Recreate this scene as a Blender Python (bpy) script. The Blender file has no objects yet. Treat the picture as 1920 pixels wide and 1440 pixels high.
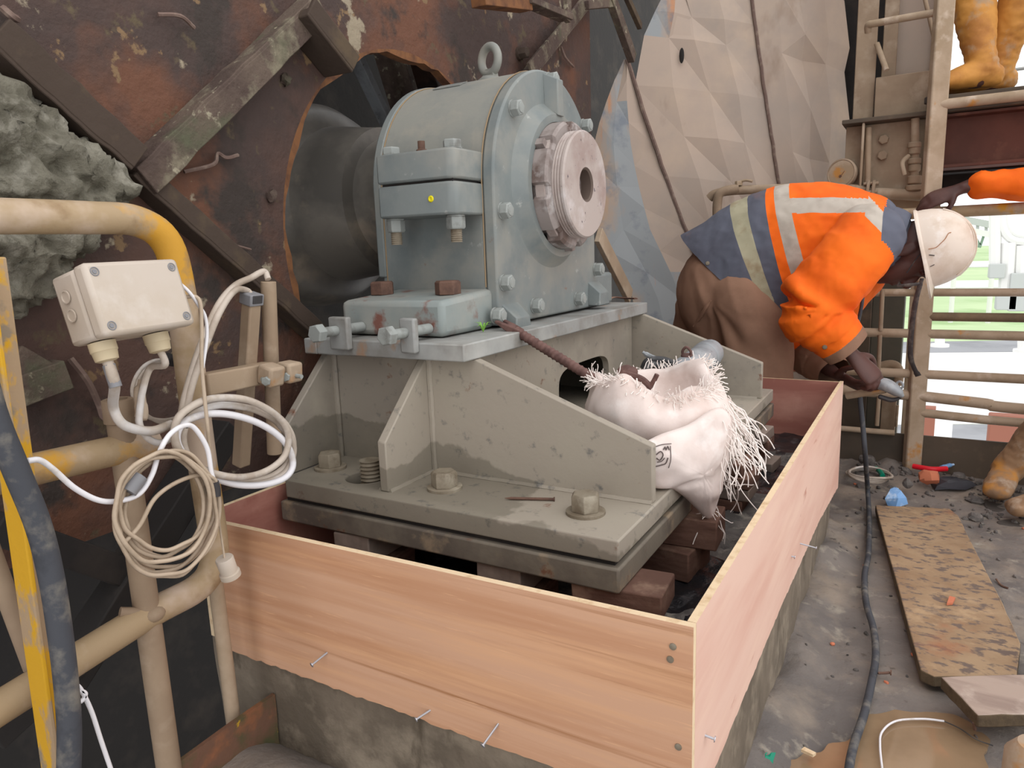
import bpy, bmesh, math, random
from mathutils import Vector, Matrix, noise as mnoise
random.seed(7)
V = Vector
PI = math.pi
SC = bpy.context.scene
COL = SC.collection

# ------------------------------------------------------------------ camera
FPX = 1324.43                      # focal length in pixels of the 1920 px wide frame
RX, RY, RZ = V((0.866, 0.499, -0.035)), V((0.062, -0.176, -0.982)), V((-0.496, 0.848, -0.183))
RZ.normalize(); RX = (RX - RZ * RX.dot(RZ)).normalized(); RY = RZ.cross(RX).normalized()
CAM = V((0, 0, 1.0))               # eye one metre above the walkway floor
cd = bpy.data.cameras.new('camera'); cam = bpy.data.objects.new('camera', cd); COL.objects.link(cam)
cd.sensor_width = 36; cd.lens = FPX / 1920 * 36; cd.clip_start = 0.02; cd.clip_end = 600
cam.matrix_world = Matrix.Translation(CAM) @ Matrix(((RX.x, -RY.x, -RZ.x), (RX.y, -RY.y, -RZ.y), (RX.z, -RY.z, -RZ.z))).to_4x4()
SC.camera = cam

# ------------------------------------------------------------------ light
SUN_STRENGTH, SKY_STRENGTH, EXPOSURE = 0.7, 1.5, 0.02
w = bpy.data.worlds.new('overcast_sky'); SC.world = w; w.use_nodes = True
bg = w.node_tree.nodes['Background']; bg.inputs[0].default_value = (0.99, 0.985, 0.99, 1); bg.inputs[1].default_value = SKY_STRENGTH
sl = bpy.data.lights.new('hazy_sun', 'SUN'); sl.energy = SUN_STRENGTH; sl.angle = math.radians(60); sl.color = (1.0, 0.97, 0.93)
so = bpy.data.objects.new('hazy_sun', sl); COL.objects.link(so); so.location = (4, -3, 8)
so.rotation_euler = V((-0.62, 0.35, -0.95)).to_track_quat('-Z', 'Y').to_euler()
SC.view_settings.view_transform = 'Standard'; SC.view_settings.look = 'None'
SC.view_settings.gamma = 1; SC.view_settings.use_curve_mapping = False; SC.view_settings.exposure = EXPOSURE

# ------------------------------------------------------------------ helpers: measuring
def at(px, py, X=None, Y=None, Z=None, D=None):
    """a real point seen along a measured sight line, on the plane X=, Y= or Z=, or at depth D"""
    r = RX * (px - 960) + RY * (py - 720) + RZ * FPX
    if X is not None: t = (X - CAM.x) / r.x
    elif Y is not None: t = (Y - CAM.y) / r.y
    elif Z is not None: t = (Z - CAM.z) / r.z
    else: t = D / FPX
    return CAM + r * t
def ats(pts, **k): return [at(*p, **k) for p in pts]

# ------------------------------------------------------------------ helpers: materials
def lin(c):
    return tuple((x / 255 / 12.92) if x / 255 <= 0.04045 else ((x / 255 + 0.055) / 1.055) ** 2.4 for x in c) + (1,)
MATS = {}
def mat(name, base, rough=0.75, metal=0.0, layers=(), bump=None, spec=0.3, stain=None):
    """layers: (colour, scale, lo, hi, detail, (sx,sy,sz)) patches laid over the base colour; bump: (scale, strength, distance, (stretch))"""
    m = bpy.data.materials.new(name); m.use_nodes = True; nt = m.node_tree; N = nt.nodes; L = nt.links
    b = N['Principled BSDF']; b.inputs['Roughness'].default_value = rough; b.inputs['Metallic'].default_value = metal
    b.inputs['Specular IOR Level'].default_value = spec
    tc = N.new('ShaderNodeTexCoord'); b.inputs['Base Color'].default_value = lin(base); cur = None
    def nz(scale, detail, st, seed):
        mp = N.new('ShaderNodeMapping'); mp.inputs['Scale'].default_value = st; mp.inputs['Location'].default_value = (seed * 3.7, seed * 1.3, seed * 2.1)
        L.new(tc.outputs['Object'], mp.inputs['Vector'])
        n = N.new('ShaderNodeTexNoise'); n.inputs['Scale'].default_value = scale; n.inputs['Detail'].default_value = detail
        n.inputs['Roughness'].default_value = 0.6; L.new(mp.outputs[0], n.inputs['Vector']); return n
    for i, ly in enumerate(layers):
        col, scale, lo, hi = ly[:4]; detail = ly[4] if len(ly) > 4 else 5; st = ly[5] if len(ly) > 5 else (1, 1, 1)
        n = nz(scale, detail, st, i + 1 + len(name))
        r = N.new('ShaderNodeMapRange'); r.inputs['From Min'].default_value = lo; r.inputs['From Max'].default_value = hi
        L.new(n.outputs['Fac'], r.inputs['Value'])
        mx = N.new('ShaderNodeMix'); mx.data_type = 'RGBA'
        L.new(r.outputs[0], mx.inputs['Factor'])
        if cur is None: mx.inputs['A'].default_value = lin(base)
        else: L.new(cur, mx.inputs['A'])
        mx.inputs['B'].default_value = lin(col); cur = mx.outputs['Result']
    if stain:       # a damp mud splash with a wavy upper edge: (colour, x slope, height, waviness)
        sep = N.new('ShaderNodeSeparateXYZ'); L.new(tc.outputs['Object'], sep.inputs[0]); n = nz(4.5, 5, (1, 1, 1), 4)
        def mth(op, a, b_): q = N.new('ShaderNodeMath'); q.operation = op; [L.new(v, q.inputs[i]) if hasattr(v, 'links') else setattr(q.inputs[i], 'default_value', v) for i, v in enumerate((a, b_))]; return q.outputs[0]
        h = mth('ADD', mth('ADD', sep.outputs['Z'], mth('MULTIPLY', sep.outputs['X'], stain[1])), mth('MULTIPLY', mth('SUBTRACT', n.outputs['Fac'], .5), stain[3]))
        r = N.new('ShaderNodeMapRange'); r.inputs['From Min'].default_value = stain[2] + .003; r.inputs['From Max'].default_value = stain[2] - .003; L.new(h, r.inputs['Value'])
        mx = N.new('ShaderNodeMix'); mx.data_type = 'RGBA'; mx.blend_type = 'MULTIPLY'; L.new(r.outputs[0], mx.inputs['Factor']); L.new(cur, mx.inputs['A']); mx.inputs['B'].default_value = stain[0] + (1,); cur = mx.outputs['Result']
    if cur is not None: L.new(cur, b.inputs['Base Color'])
    if bump:
        n = nz(bump[0], 6, bump[3] if len(bump) > 3 else (1, 1, 1), 9)
        bp = N.new('ShaderNodeBump'); bp.inputs['Strength'].default_value = bump[1]; bp.inputs['Distance'].default_value = bump[2]
        L.new(n.outputs['Fac'], bp.inputs['Height']); L.new(bp.outputs[0], b.inputs['Normal'])
    MATS[name] = m; return m

M_grout = mat('bare_dusty_steel', (158, 149, 136), 0.62, 0, [((144, 136, 125), 2.2, .46, .56), ((160, 152, 138), 6, .5, .7), ((120, 84, 66), 22, .66, .74), ((112, 110, 106), 40, .6, .75)], (60, .15, .004), stain=((.66, .66, .64), .22, .075, .16))
M_steel_edge = mat('mill_edge_steel', (147, 148, 146), 0.5, 0, [((120, 116, 110), 9, .45, .65), ((150, 122, 100), 14, .62, .72), ((172, 172, 168), 5, .5, .7)], (80, .12, .003))
M_sole = mat('weathered_sole_plate', (118, 110, 98), 0.65, 0, [((96, 88, 80), 8, .4, .6), ((140, 124, 104), 16, .55, .68), ((112, 80, 62), 25, .64, .72)], (50, .2, .004))
M_paint = mat('grey_green_paint', (122, 128, 127), 0.5, 0, [((142, 141, 134), 5, .45, .66), ((110, 118, 119), 9, .5, .7), ((128, 104, 94), 18, .68, .74), ((158, 160, 156), 30, .66, .74)], (90, .1, .003))
M_paint_dust = mat('dusty_grey_paint', (142, 142, 135), 0.6, 0, [((126, 130, 127), 5, .45, .65), ((156, 151, 140), 11, .5, .7)], (90, .12, .003))
M_boltgrey = mat('painted_bolt', (146, 150, 147), 0.55, 0, [((112, 112, 108), 30, .5, .7)], (120, .15, .002))
M_boltrust = mat('rusty_bolt', (104, 78, 66), 0.75, 0, [((84, 62, 54), 40, .45, .65)], (140, .3, .003))
M_bolttan = mat('dusty_hex_bolt', (132, 122, 106), 0.6, 0, [((110, 98, 82), 30, .45, .65), ((156, 148, 132), 18, .55, .7)], (140, .2, .002))
M_nut = mat('scraped_lock_nut', (150, 140, 136), 0.5, 0, [((104, 88, 82), 10, .44, .6), ((186, 180, 178), 16, .56, .7), ((84, 72, 74), 45, .68, .72)], (80, .2, .003))
M_disc = mat('greased_shaft_face', (176, 164, 158), 0.5, 0, [((156, 138, 132), 7, .45, .62), ((196, 188, 186), 12, .55, .7), ((82, 74, 84), 60, .655, .69)], (80, .1, .002))
M_bore = mat('dark_bore', (96, 82, 74), 0.8)
M_shaft = mat('dark_greased_shaft', (104, 98, 90), 0.42, 0, [((72, 68, 63), 4, .42, .62), ((128, 116, 102), 6, .56, .7)], (20, .1, .004), spec=.5)
M_wall = mat('rusty_drum_plate', (88, 66, 58), 0.8, 0, [((72, 59, 55), 2.2, .42, .56), ((104, 70, 54), 3.1, .5, .64), ((60, 52, 48), 5, .56, .64), ((92, 80, 62), 13, .6, .66, 8), ((150, 138, 118), 6, .605, .63, 10), ((124, 100, 74), 14, .64, .67, 9)], (34, .55, .012))
M_wallorange = mat('flame_cut_rust', (124, 84, 54), 0.85, 0, [((92, 62, 46), 20, .45, .65)], (60, .4, .004))
M_rib = mat('rusty_dusty_rib', (98, 84, 74), 0.85, 0, [((78, 64, 58), 7, .42, .58), ((124, 116, 98), 12, .54, .66, 8), ((84, 84, 66), 5, .56, .66), ((150, 142, 122), 30, .62, .68)], (50, .7, .008))
M_ribdark = mat('dark_rusty_rib', (70, 58, 50), 0.85, 0, [((88, 74, 58), 9, .5, .66)], (40, .4, .006))
M_black = mat('oily_black_steel', (40, 37, 36), 0.8, 0, [((58, 52, 48), 6, .5, .7)], (30, .3, .006))  # black parts, and the shade of pit, drum void and interiors as colour
M_slurry = mat('hardened_slurry', (124, 120, 107), 0.95, 0, [((100, 96, 84), 9, .45, .62), ((144, 140, 128), 22, .52, .68)], (70, .8, .012))
M_plyf = mat('tan_plywood_face', (208, 164, 134), 0.7, 0, [((192, 142, 108), 2.6, .42, .66, 4, (.35, 1, 9)), ((218, 170, 132), 3.5, .5, .7, 4, (.4, 1, 7)), ((160, 110, 70), 3.2, .6, .72, 6, (.25, 1, 16)), ((224, 178, 140), 40, .6, .75, 4, (.3, 1, 5))], (60, .08, .002, (.15, 1, 3)))
M_plyr = mat('pink_plywood_face', (222, 186, 170), 0.72, 0, [((212, 168, 152), 2.4, .42, .66, 4, (1, .6, 4)), ((226, 192, 174), 4, .5, .7, 4, (1, .5, 4)), ((186, 132, 116), 9, .68, .76, 4, (1, .5, 2.2))], (60, .08, .002))
M_plyb = mat('red_plywood_face', (180, 126, 112), 0.72, 0, [((160, 104, 92), 4, .45, .62, 4, (.5, 1, 3)), ((196, 146, 130), 6, .52, .7)], (60, .08, .002))
M_plye = mat('raw_plywood_edge', (226, 202, 168), 0.8, 0, [((200, 168, 130), 40, .5, .7)], (150, .3, .002))
M_nail = mat('bright_nail', (176, 176, 182), 0.35, .7)
M_conc = mat('stained_concrete', (126, 114, 100), 0.9, 0, [((104, 94, 82), 4, .42, .6), ((146, 134, 118), 9, .52, .68), ((92, 82, 70), 14, .62, .72, 6, (1, 1, .35))], (45, .35, .008))
M_floor = mat('wet_dirty_floor', (124, 116, 110), 0.72, 0, [((104, 98, 95), 2.2, .44, .62), ((140, 128, 116), 4.5, .5, .66), ((152, 144, 132), 14, .58, .7), ((92, 84, 78), 30, .62, .72), ((158, 126, 106), 60, .71, .75)], (55, .5, .008))
M_rubble = mat('grey_rubble', (112, 106, 102), 0.9, 0, [((84, 80, 78), 12, .42, .6), ((138, 132, 124), 30, .55, .7)], (70, .6, .01))
M_oil = mat('wet_black_oil', (34, 33, 36), 0.25, 0, [((70, 68, 70), 18, .56, .7)], (40, .6, .01), spec=.5)
M_wood = mat('brown_wood_block', (112, 84, 72), 0.85, 0, [((90, 64, 54), 8, .42, .62, 4, (1, 1, 6)), ((134, 108, 92), 12, .55, .7)], (60, .3, .004))
M_woodtop = mat('grey_packer', (140, 126, 116), 0.8, 0, [((118, 104, 96), 12, .45, .65), ((176, 160, 140), 45, .68, .74)], (60, .3, .003))
M_guard = mat('dusty_guard_sheet', (178, 160, 146), 0.75, 0, [((164, 152, 142), 1.6, .42, .64), ((188, 168, 150), 2.6, .5, .7), ((150, 130, 114), 3.2, .6, .72, 5, (1, 1, .5))], (30, .08, .003))
M_guardblue = mat('bare_blue_grey_sheet', (150, 154, 156), 0.6, 0, [((178, 152, 130), 4, .48, .6, 5, (1, 1, .4)), ((190, 140, 106), 14, .6, .68, 5, (1, 1, .12)), ((124, 130, 138), 7, .56, .7)], (30, .08, .003))
M_seam = mat('rusty_weld_seam', (112, 92, 84), 0.8, 0, [((140, 122, 110), 40, .5, .7)])
M_tan = mat('dusty_tan_steel', (158, 138, 116), 0.75, 0, [((140, 120, 100), 4, .42, .62), ((174, 156, 136), 8, .52, .7), ((166, 122, 78), 9, .70, .78)], (50, .2, .003))
M_tanpipe = mat('pale_dusty_pipe', (176, 156, 134), 0.7, 0, [((156, 136, 112), 7, .42, .62), ((192, 174, 156), 12, .55, .7), ((182, 130, 70), 6, .64, .7)], (60, .2, .003))
M_yelpipe = mat('worn_yellow_rail', (164, 142, 112), 0.68, 0, [((188, 168, 150), 6, .47, .6), ((196, 146, 52), 5, .55, .62, 8), ((142, 118, 90), 12, .58, .7)], (60, .25, .003))
M_darkpipe = mat('muddy_pipe', (128, 108, 84), 0.75, 0, [((104, 88, 70), 8, .42, .62), ((150, 120, 60), 10, .62, .68)], (60, .25, .003))
M_yelbar = mat('flaking_yellow_post', (166, 142, 114), 0.7, 0, [((204, 156, 36), 7, .54, .57, 9, (1, 1, .5)), ((140, 126, 108), 14, .6, .66)], (70, .3, .003))
M_redbeam = mat('red_oxide_beam', (104, 66, 56), 0.8, 0, [((88, 56, 48), 3, .42, .62), ((122, 82, 68), 8, .56, .7)], (30, .2, .004))
M_brown = mat('dark_brown_panel', (92, 80, 68), 0.8, 0, [((76, 68, 60), 3, .42, .62), ((110, 94, 78), 8, .56, .7)], (30, .2, .004))
M_olive = mat('olive_grey_panel', (92, 88, 78), 0.8, 0, [((80, 78, 70), 3, .42, .62)])
M_box = mat('cream_plastic', (192, 180, 168), 0.5, 0, [((184, 170, 154), 6, .45, .65), ((200, 190, 180), 14, .55, .7)], (100, .05, .001))
M_gland = mat('beige_gland', (196, 180, 150), 0.5)
M_cable = mat('grey_cable', (188, 176, 164), 0.5, 0, [((160, 146, 132), 14, .45, .65), ((206, 202, 200), 9, .58, .7)])
M_cabwhite = mat('white_cable', (226, 224, 228), 0.45, 0, [((196, 188, 180), 16, .56, .7)])
M_cabtan = mat('dusty_thin_cable', (184, 166, 146), 0.55, 0, [((160, 142, 122), 18, .45, .65)])
M_tape = mat('black_tape', (62, 60, 62), 0.5)
M_tapegrey = mat('grey_tape', (128, 128, 132), 0.5)
M_hose = mat('dusty_black_hose', (66, 68, 74), 0.65, 0, [((112, 108, 102), 22, .5, .66), ((44, 46, 52), 12, .55, .7)], (120, .3, .002))
M_blackcab = mat('black_cable', (58, 58, 60), 0.5, 0, [((108, 106, 104), 8, .5, .66)])
M_bag = mat('woven_white_sack', (228, 214, 208), 0.75, 0, [((212, 194, 186), 7, .45, .65), ((238, 230, 226), 12, .55, .7)], (220, .15, .002))
M_ink = mat('grey_print_ink', (96, 84, 82), 0.8)
M_printbase = mat('faded_print_panel', (206, 190, 184), 0.8)
M_rebar = mat('rusty_rebar', (110, 82, 76), 0.7, 0, [((86, 62, 58), 40, .45, .65), ((140, 116, 108), 20, .6, .7)], (120, .3, .002))
M_galv = mat('galvanised_tube', (150, 154, 158), 0.5, .2, [((124, 126, 130), 12, .45, .62), ((176, 178, 180), 8, .55, .7), ((96, 92, 90), 40, .66, .72)], (60, .15, .002))
M_orange = mat('hi_vis_orange', (250, 112, 20), 0.75, 0, [((238, 98, 16), 5, .45, .65)], (30, .15, .006))
M_slate = mat('slate_jacket_cloth', (96, 99, 112), 0.85, 0, [((84, 84, 96), 4, .45, .65), ((112, 96, 100), 7, .62, .74)], (30, .15, .006))
M_refl = mat('silver_reflective_tape', (186, 176, 164), 0.5, 0, [((170, 158, 146), 14, .5, .7)])
M_refl2 = mat('soiled_reflective_tape', (170, 164, 138), 0.6, 0, [((148, 132, 104), 12, .52, .7)])
M_trouser = mat('brown_trouser_cloth', (146, 112, 92), 0.88, 0, [((130, 98, 80), 5, .45, .65)], (40, .15, .005))
M_skin = mat('dark_skin', (88, 58, 52), 0.5, 0, [((74, 48, 44), 14, .45, .65)], (180, .1, .001), spec=.4)
M_palm = mat('fingertip_skin', (150, 100, 88), 0.55)
M_hat = mat('scuffed_white_helmet', (222, 206, 192), 0.4, 0, [((206, 186, 168), 9, .45, .65), ((232, 222, 214), 16, .56, .7)], (30, .04, .003))
M_hatrust = mat('brown_helmet_stain', (176, 116, 70), 0.6)
M_strap = mat('dark_strap', (70, 66, 66), 0.7, 0, [((112, 106, 100), 20, .52, .66)])
M_boot = mat('muddy_gumboot', (158, 126, 96), 0.7, 0, [((134, 106, 82), 8, .42, .6), ((190, 132, 62), 5, .56, .66), ((178, 158, 138), 12, .58, .7)], (40, .2, .004))
M_bootor = mat('orange_gumboot', (196, 138, 66), 0.65, 0, [((168, 112, 56), 7, .45, .62), ((170, 142, 112), 10, .54, .66)], (40, .2, .004))
M_sole_r = mat('dark_rubber_sole', (78, 72, 68), 0.8)
M_jean = mat('faded_blue_cloth', (118, 142, 156), 0.85)
M_plank = mat('weathered_board', (160, 136, 108), 0.85, 0, [((142, 116, 90), 5, .42, .6), ((108, 94, 86), 26, .53, .60, 8, (1, 1.7, 1)), ((178, 152, 120), 8, .58, .7), ((152, 102, 74), 3, .62, .72)], (60, .4, .004))
M_plank2 = mat('grey_timber', (168, 150, 138), 0.85, 0, [((146, 128, 118), 6, .45, .62, 4, (.5, 3, 1)), ((184, 168, 156), 10, .55, .7)], (60, .3, .003))
M_plankedge = mat('dark_board_edge', (96, 82, 64), 0.9, 0, [((74, 62, 50), 30, .45, .65)], (90, .5, .004))
M_puddle = mat('muddy_puddle_water', (148, 124, 98), 0.06, 0, [((132, 110, 86), 4, .45, .65)], None, spec=.6)
M_green = mat('green_plastic', (0, 132, 104), 0.35)
M_blue = mat('blue_plastic_scrap', (126, 170, 220), 0.4, 0, [((190, 212, 238), 24, .5, .62)])
M_red = mat('red_plastic_handle', (222, 30, 46), 0.35)
M_brick = mat('orange_chip', (196, 118, 88), 0.8)
M_darkrag = mat('wet_dark_rag', (56, 56, 62), 0.5)
M_weed = mat('green_weed', (120, 170, 70), 0.6)
M_yelcap = mat('yellow_cap', (226, 212, 30), 0.45)
M_grass = mat('bright_grass', (164, 188, 142), 0.9, 0, [((184, 204, 160), .03, .42, .62), ((150, 178, 126), .15, .5, .66), ((190, 190, 150), .06, .62, .72)])
M_road = mat('pale_concrete_road', (216, 216, 214), 0.85, 0, [((196, 196, 196), .2, .5, .7)])
M_asph = mat('grey_apron', (150, 152, 156), 0.85, 0, [((130, 132, 136), .4, .45, .65)])
M_far = mat('far_steel', (186, 190, 188), 0.8)
M_farwhite = mat('far_white', (228, 228, 226), 0.8)
M_fargreen = mat('far_green_steel', (128, 150, 134), 0.8)
M_bund = mat('brown_bund', (146, 96, 80), 0.9)

# ------------------------------------------------------------------ helpers: objects
BASE = {}
def props(o, label=None, cat=None, group=None, kind=None):
    for k, v in (('label', label), ('category', cat), ('group', group), ('kind', kind)):
        if v: o[k] = v
    return o
def thing(name, label, cat, base, group=None, kind=None):
    o = bpy.data.objects.new(name, None); o.empty_display_size = .05; o.location = base; COL.objects.link(o); BASE[o.name] = V(base)
    return props(o, label, cat, group, kind)
def frame(d, up=V((0, 0, 1))):
    d = V(d).normalized()
    if abs(d.dot(up)) > .98: up = V((0, 1, 0)) if abs(d.y) < .9 else V((1, 0, 0))
    a = up.cross(d).normalized(); return a, d.cross(a).normalized(), d
def catmull(P, n=6, closed=False):
    P = [V(p) for p in P]
    if len(P) < 3 and not closed: return P
    Q = [P[-1]] + P + P[:2] if closed else [P[0] * 2 - P[1]] + P + [P[-1] * 2 - P[-2]]
    out = []
    for i in range(1, len(Q) - 2):
        a, b, c, d = Q[i - 1:i + 3]
        for k in range(n):
            t = k / n
            out.append(.5 * ((2 * b) + (c - a) * t + (2 * a - 5 * b + 4 * c - d) * t * t + (3 * b - a - 3 * c + d) * t ** 3))
    if not closed: out.append(P[-1])
    return out
def scal_cat(vals, n):
    return [v.x for v in catmull([V((a, 0, 0)) for a in vals], n)]
class MB:
    def __init__(s): s.bm = bmesh.new(); s.mi = 0
    def face(s, vs):
        try: f = s.bm.faces.new(vs); f.material_index = s.mi; return f
        except ValueError: return None
    def verts(s, ps): return [s.bm.verts.new(p) for p in ps]
    def hexa(s, p):           # 8 corners: bottom loop then top loop
        v = s.verts(p); F = [s.face([v[i] for i in q]) for q in ((3, 2, 1, 0), (4, 5, 6, 7), (0, 1, 5, 4), (1, 2, 6, 5), (2, 3, 7, 6), (3, 0, 4, 7))]
        return s
    def box(s, a, b):
        (x0, y0, z0), (x1, y1, z1) = [min(p, q) for p, q in zip(a, b)], [max(p, q) for p, q in zip(a, b)]
        return s.hexa([(x0, y0, z0), (x1, y0, z0), (x1, y1, z0), (x0, y1, z0), (x0, y0, z1), (x1, y0, z1), (x1, y1, z1), (x0, y1, z1)])
    def obox(s, c, ax, ay, az):   # centre and three half vectors
        c, ax, ay, az = V(c), V(ax), V(ay), V(az)
        return s.hexa([c - ax - ay - az, c + ax - ay - az, c + ax + ay - az, c - ax + ay - az, c - ax - ay + az, c + ax - ay + az, c + ax + ay + az, c - ax + ay + az])
    def beam(s, p, q, wdt, hgt, up=V((0, 0, 1))):
        a, b, d = frame(V(q) - V(p), up); c = (V(p) + V(q)) / 2
        return s.obox(c, a * wdt / 2, b * hgt / 2, d * (V(q) - V(p)).length / 2)
    def prism(s, poly, off):      # poly: 3D loop, off: extrusion vector
        off = V(off); n = len(poly); a = s.verts(poly); b = s.verts([V(p) + off for p in poly])
        s.face(a[::-1]); s.face(b)
        for i in range(n): s.face([a[i], a[(i + 1) % n], b[(i + 1) % n], b[i]])
        return s
    def holed(s, outer, inner, off):   # equal-length 3D loops
        off = V(off); n = len(outer); oa = s.verts(outer); ia = s.verts(inner); ob = s.verts([V(p) + off for p in outer]); ib = s.verts([V(p) + off for p in inner])
        for i in range(n):
            j = (i + 1) % n
            s.face([oa[j], oa[i], ia[i], ia[j]]); s.face([ob[i], ob[j], ib[j], ib[i]]); s.face([oa[i], oa[j], ob[j], ob[i]])
            k = s.mi; s.mi = getattr(s, 'inner_mi', k); s.face([ia[j], ia[i], ib[i], ib[j]]); s.mi = k
        return s
    def rings(s, R, cap=True, closed=False):
        rv = [s.verts(r) for r in R]; n = len(R[0])
        for k in range(len(rv) - (0 if closed else 1)):
            A, B = rv[k], rv[(k + 1) % len(rv)]
            for i in range(n): s.face([A[i], A[(i + 1) % n], B[(i + 1) % n], B[i]])
        if cap and not closed: s.face(rv[0][::-1]); s.face(rv[-1])
        return s
    def lathe(s, prof, o, d, seg=32, cap=True):   # prof: (distance along axis, radius)
        a, b, d = frame(d); o = V(o)
        return s.rings([[o + d * h + (a * math.cos(2 * PI * i / seg) + b * math.sin(2 * PI * i / seg)) * max(r, 1e-5) for i in range(seg)] for h, r in prof], cap)
    def cyl(s, p, q, r0, r1=None, seg=16):
        p, q = V(p), V(q); return s.lathe([(0, r0), ((q - p).length, r0 if r1 is None else r1)], p, q - p, seg)
    def tube(s, pts, r, seg=8, n=6, closed=False, flat=1.0, curve=True):
        P = catmull(pts, n, closed) if curve else [V(p) for p in pts]
        R = []; m = len(P); a = None
        for i, p in enumerate(P):
            d = (P[(i + 1) % m] - P[i - 1]) if closed else (P[min(i + 1, m - 1)] - P[max(i - 1, 0)])
            if d.length < 1e-9: d = V((0, 0, 1))
            d.normalize()
            if a is None: a = frame(d)[0]
            a = (a - d * a.dot(d)); a = a.normalized() if a.length > 1e-6 else frame(d)[0]
            b = d.cross(a); rr = r[int(i / max(m - 1, 1) * (len(r) - 1) + .5)] if isinstance(r, (list, tuple)) else r
            R.append([p + (a * math.cos(2 * PI * k / seg) + b * flat * math.sin(2 * PI * k / seg)) * rr for k in range(seg)])
        return s.rings(R, True, closed)
    def loft(s, pts, ra, rb, side=None, seg=20, n=5, caps=True, rot=None):
        """elliptic limb along a path: ra along 'side', rb across it, rounded ends"""
        P = catmull(pts, n); A = scal_cat(ra, n); B = scal_cat(rb, n); m = len(P); R = []
        for i, p in enumerate(P):
            d = (P[min(i + 1, m - 1)] - P[max(i - 1, 0)]).normalized()
            sd = V(side) if side is not None else frame(d)[0]
            sd = (sd - d * sd.dot(d)).normalized(); b = d.cross(sd)
            R.append((p, d, sd, b, max(A[i], .002), max(B[i], .002)))
        def ring(p, sd, b, ka, kb): return [p + sd * ka * math.cos(2 * PI * k / seg) + b * kb * math.sin(2 * PI * k / seg) for k in range(seg)]
        L = []
        if caps:
            p, d, sd, b, ka, kb = R[0]
            for t in (.98, .8, .45): L.append(ring(p - d * min(ka, kb) * t * .8, sd, b, ka * math.sqrt(1 - t * t), kb * math.sqrt(1 - t * t)))
        L += [ring(p, sd, b, ka, kb) for p, d, sd, b, ka, kb in R]
        if caps:
            p, d, sd, b, ka, kb = R[-1]
            for t in (.45, .8, .98): L.append(ring(p + d * min(ka, kb) * t * .8, sd, b, ka * math.sqrt(1 - t * t), kb * math.sqrt(1 - t * t)))
        return s.rings(L, True)
    def torus(s, c, nrm, R, r, seg=28, sr=10):
        a, b, d = frame(nrm); c = V(c)
        return s.rings([[c + (a * math.cos(t) + b * math.sin(t)) * (R + r * math.cos(2 * PI * k / sr)) + d * r * math.sin(2 * PI * k / sr) for k in range(sr)] for t in [2 * PI * i / seg for i in range(seg)]], True, True)
    def hexhead(s, c, d, af, h, rot=0.3):   # hexagon head with a chamfered top
        a, b, d = frame(d); c = V(c); R = af / math.sqrt(3)
        rg = lambda hh, k: [c + d * hh + (a * math.cos(rot + PI / 3 * i) + b * math.sin(rot + PI / 3 * i)) * R * k for i in range(6)]
        return s.rings([rg(0, 1), rg(h * .86, 1), rg(h, .86)], True)
    def ellipsoid(s, c, ax, ay, az, nu=20, nv=12):
        c, ax, ay, az = V(c), V(ax), V(ay), V(az)
        return s.rings([[c + az * math.cos(t) + (ax * math.cos(2 * PI * i / nu) + ay * math.sin(2 * PI * i / nu)) * max(math.sin(t), .01) for i in range(nu)] for t in [PI * (k) / nv for k in range(nv + 1)]], True)
    def jitter(s, amt, scale=20, fn=None):
        for v in s.bm.verts:
            n = mnoise.noise_vector(v.co * scale)
            if fn is None or fn(v.co): v.co += n * amt
        return s
    def build(s, name, m, parent=None, base=None, ang=38, bevel=0, sub=0, norm=True):
        bm = s.bm
        if norm: bmesh.ops.recalc_face_normals(bm, faces=bm.faces)
        root = BASE[parent.name] if parent is not None else (V(base) if base is not None else None)
        if root is None:
            cs = [v.co for v in bm.verts]; root = V(((min(c.x for c in cs) + max(c.x for c in cs)) / 2, (min(c.y for c in cs) + max(c.y for c in cs)) / 2, min(c.z for c in cs)))
        bmesh.ops.translate(bm, verts=bm.verts, vec=-root)
        lim = math.radians(ang)
        for f in bm.faces: f.smooth = True
        for e in bm.edges: e.smooth = len(e.link_faces) == 2 and e.calc_face_angle(9) < lim
        me = bpy.data.meshes.new(name); bm.to_mesh(me); bm.free()
        for q in (m if isinstance(m, (list, tuple)) else [m]): me.materials.append(q)
        o = bpy.data.objects.new(name, me); COL.objects.link(o); BASE[o.name] = root
        if parent is not None: o.parent = parent
        else: o.location = root
        if bevel:
            b = o.modifiers.new('edge', 'BEVEL'); b.width = bevel; b.segments = 2; b.limit_method = 'ANGLE'; b.angle_limit = math.radians(45)
        if sub:
            q = o.modifiers.new('round', 'SUBSURF'); q.levels = q.render_levels = sub
        return o
def copy_part(o, parent, delta):
    c = o.copy(); COL.objects.link(c); c.parent = parent; c.location = o.location + V(delta); BASE[c.name] = BASE[o.name] + V(delta); return c
def copy_tree(o, loc, label=None):
    r = o.copy(); COL.objects.link(r); r.location = loc
    if label: r['label'] = label
    for ch in list(o.children):
        c = ch.copy(); COL.objects.link(c); c.parent = r
        for g in list(ch.children):
            d = g.copy(); COL.objects.link(d); d.parent = c
    return r
def bake(o):
    """apply an object's modifiers, keeping it one plain mesh"""
    dg = bpy.context.evaluated_depsgraph_get(); me = bpy.data.meshes.new_from_object(o.evaluated_get(dg)); old = o.data
    o.modifiers.clear(); o.data = me; bpy.data.meshes.remove(old); return o
def displace(o, fn):
    """move every vertex along its normal by fn(world position)"""
    r = BASE[o.name]; W = [(v.co.copy(), v.normal.copy()) for v in o.data.vertices]; out = []
    for c, n in W: out += list(c + n * fn(c + r))
    o.data.vertices.foreach_set('co', out); o.data.update()
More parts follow.
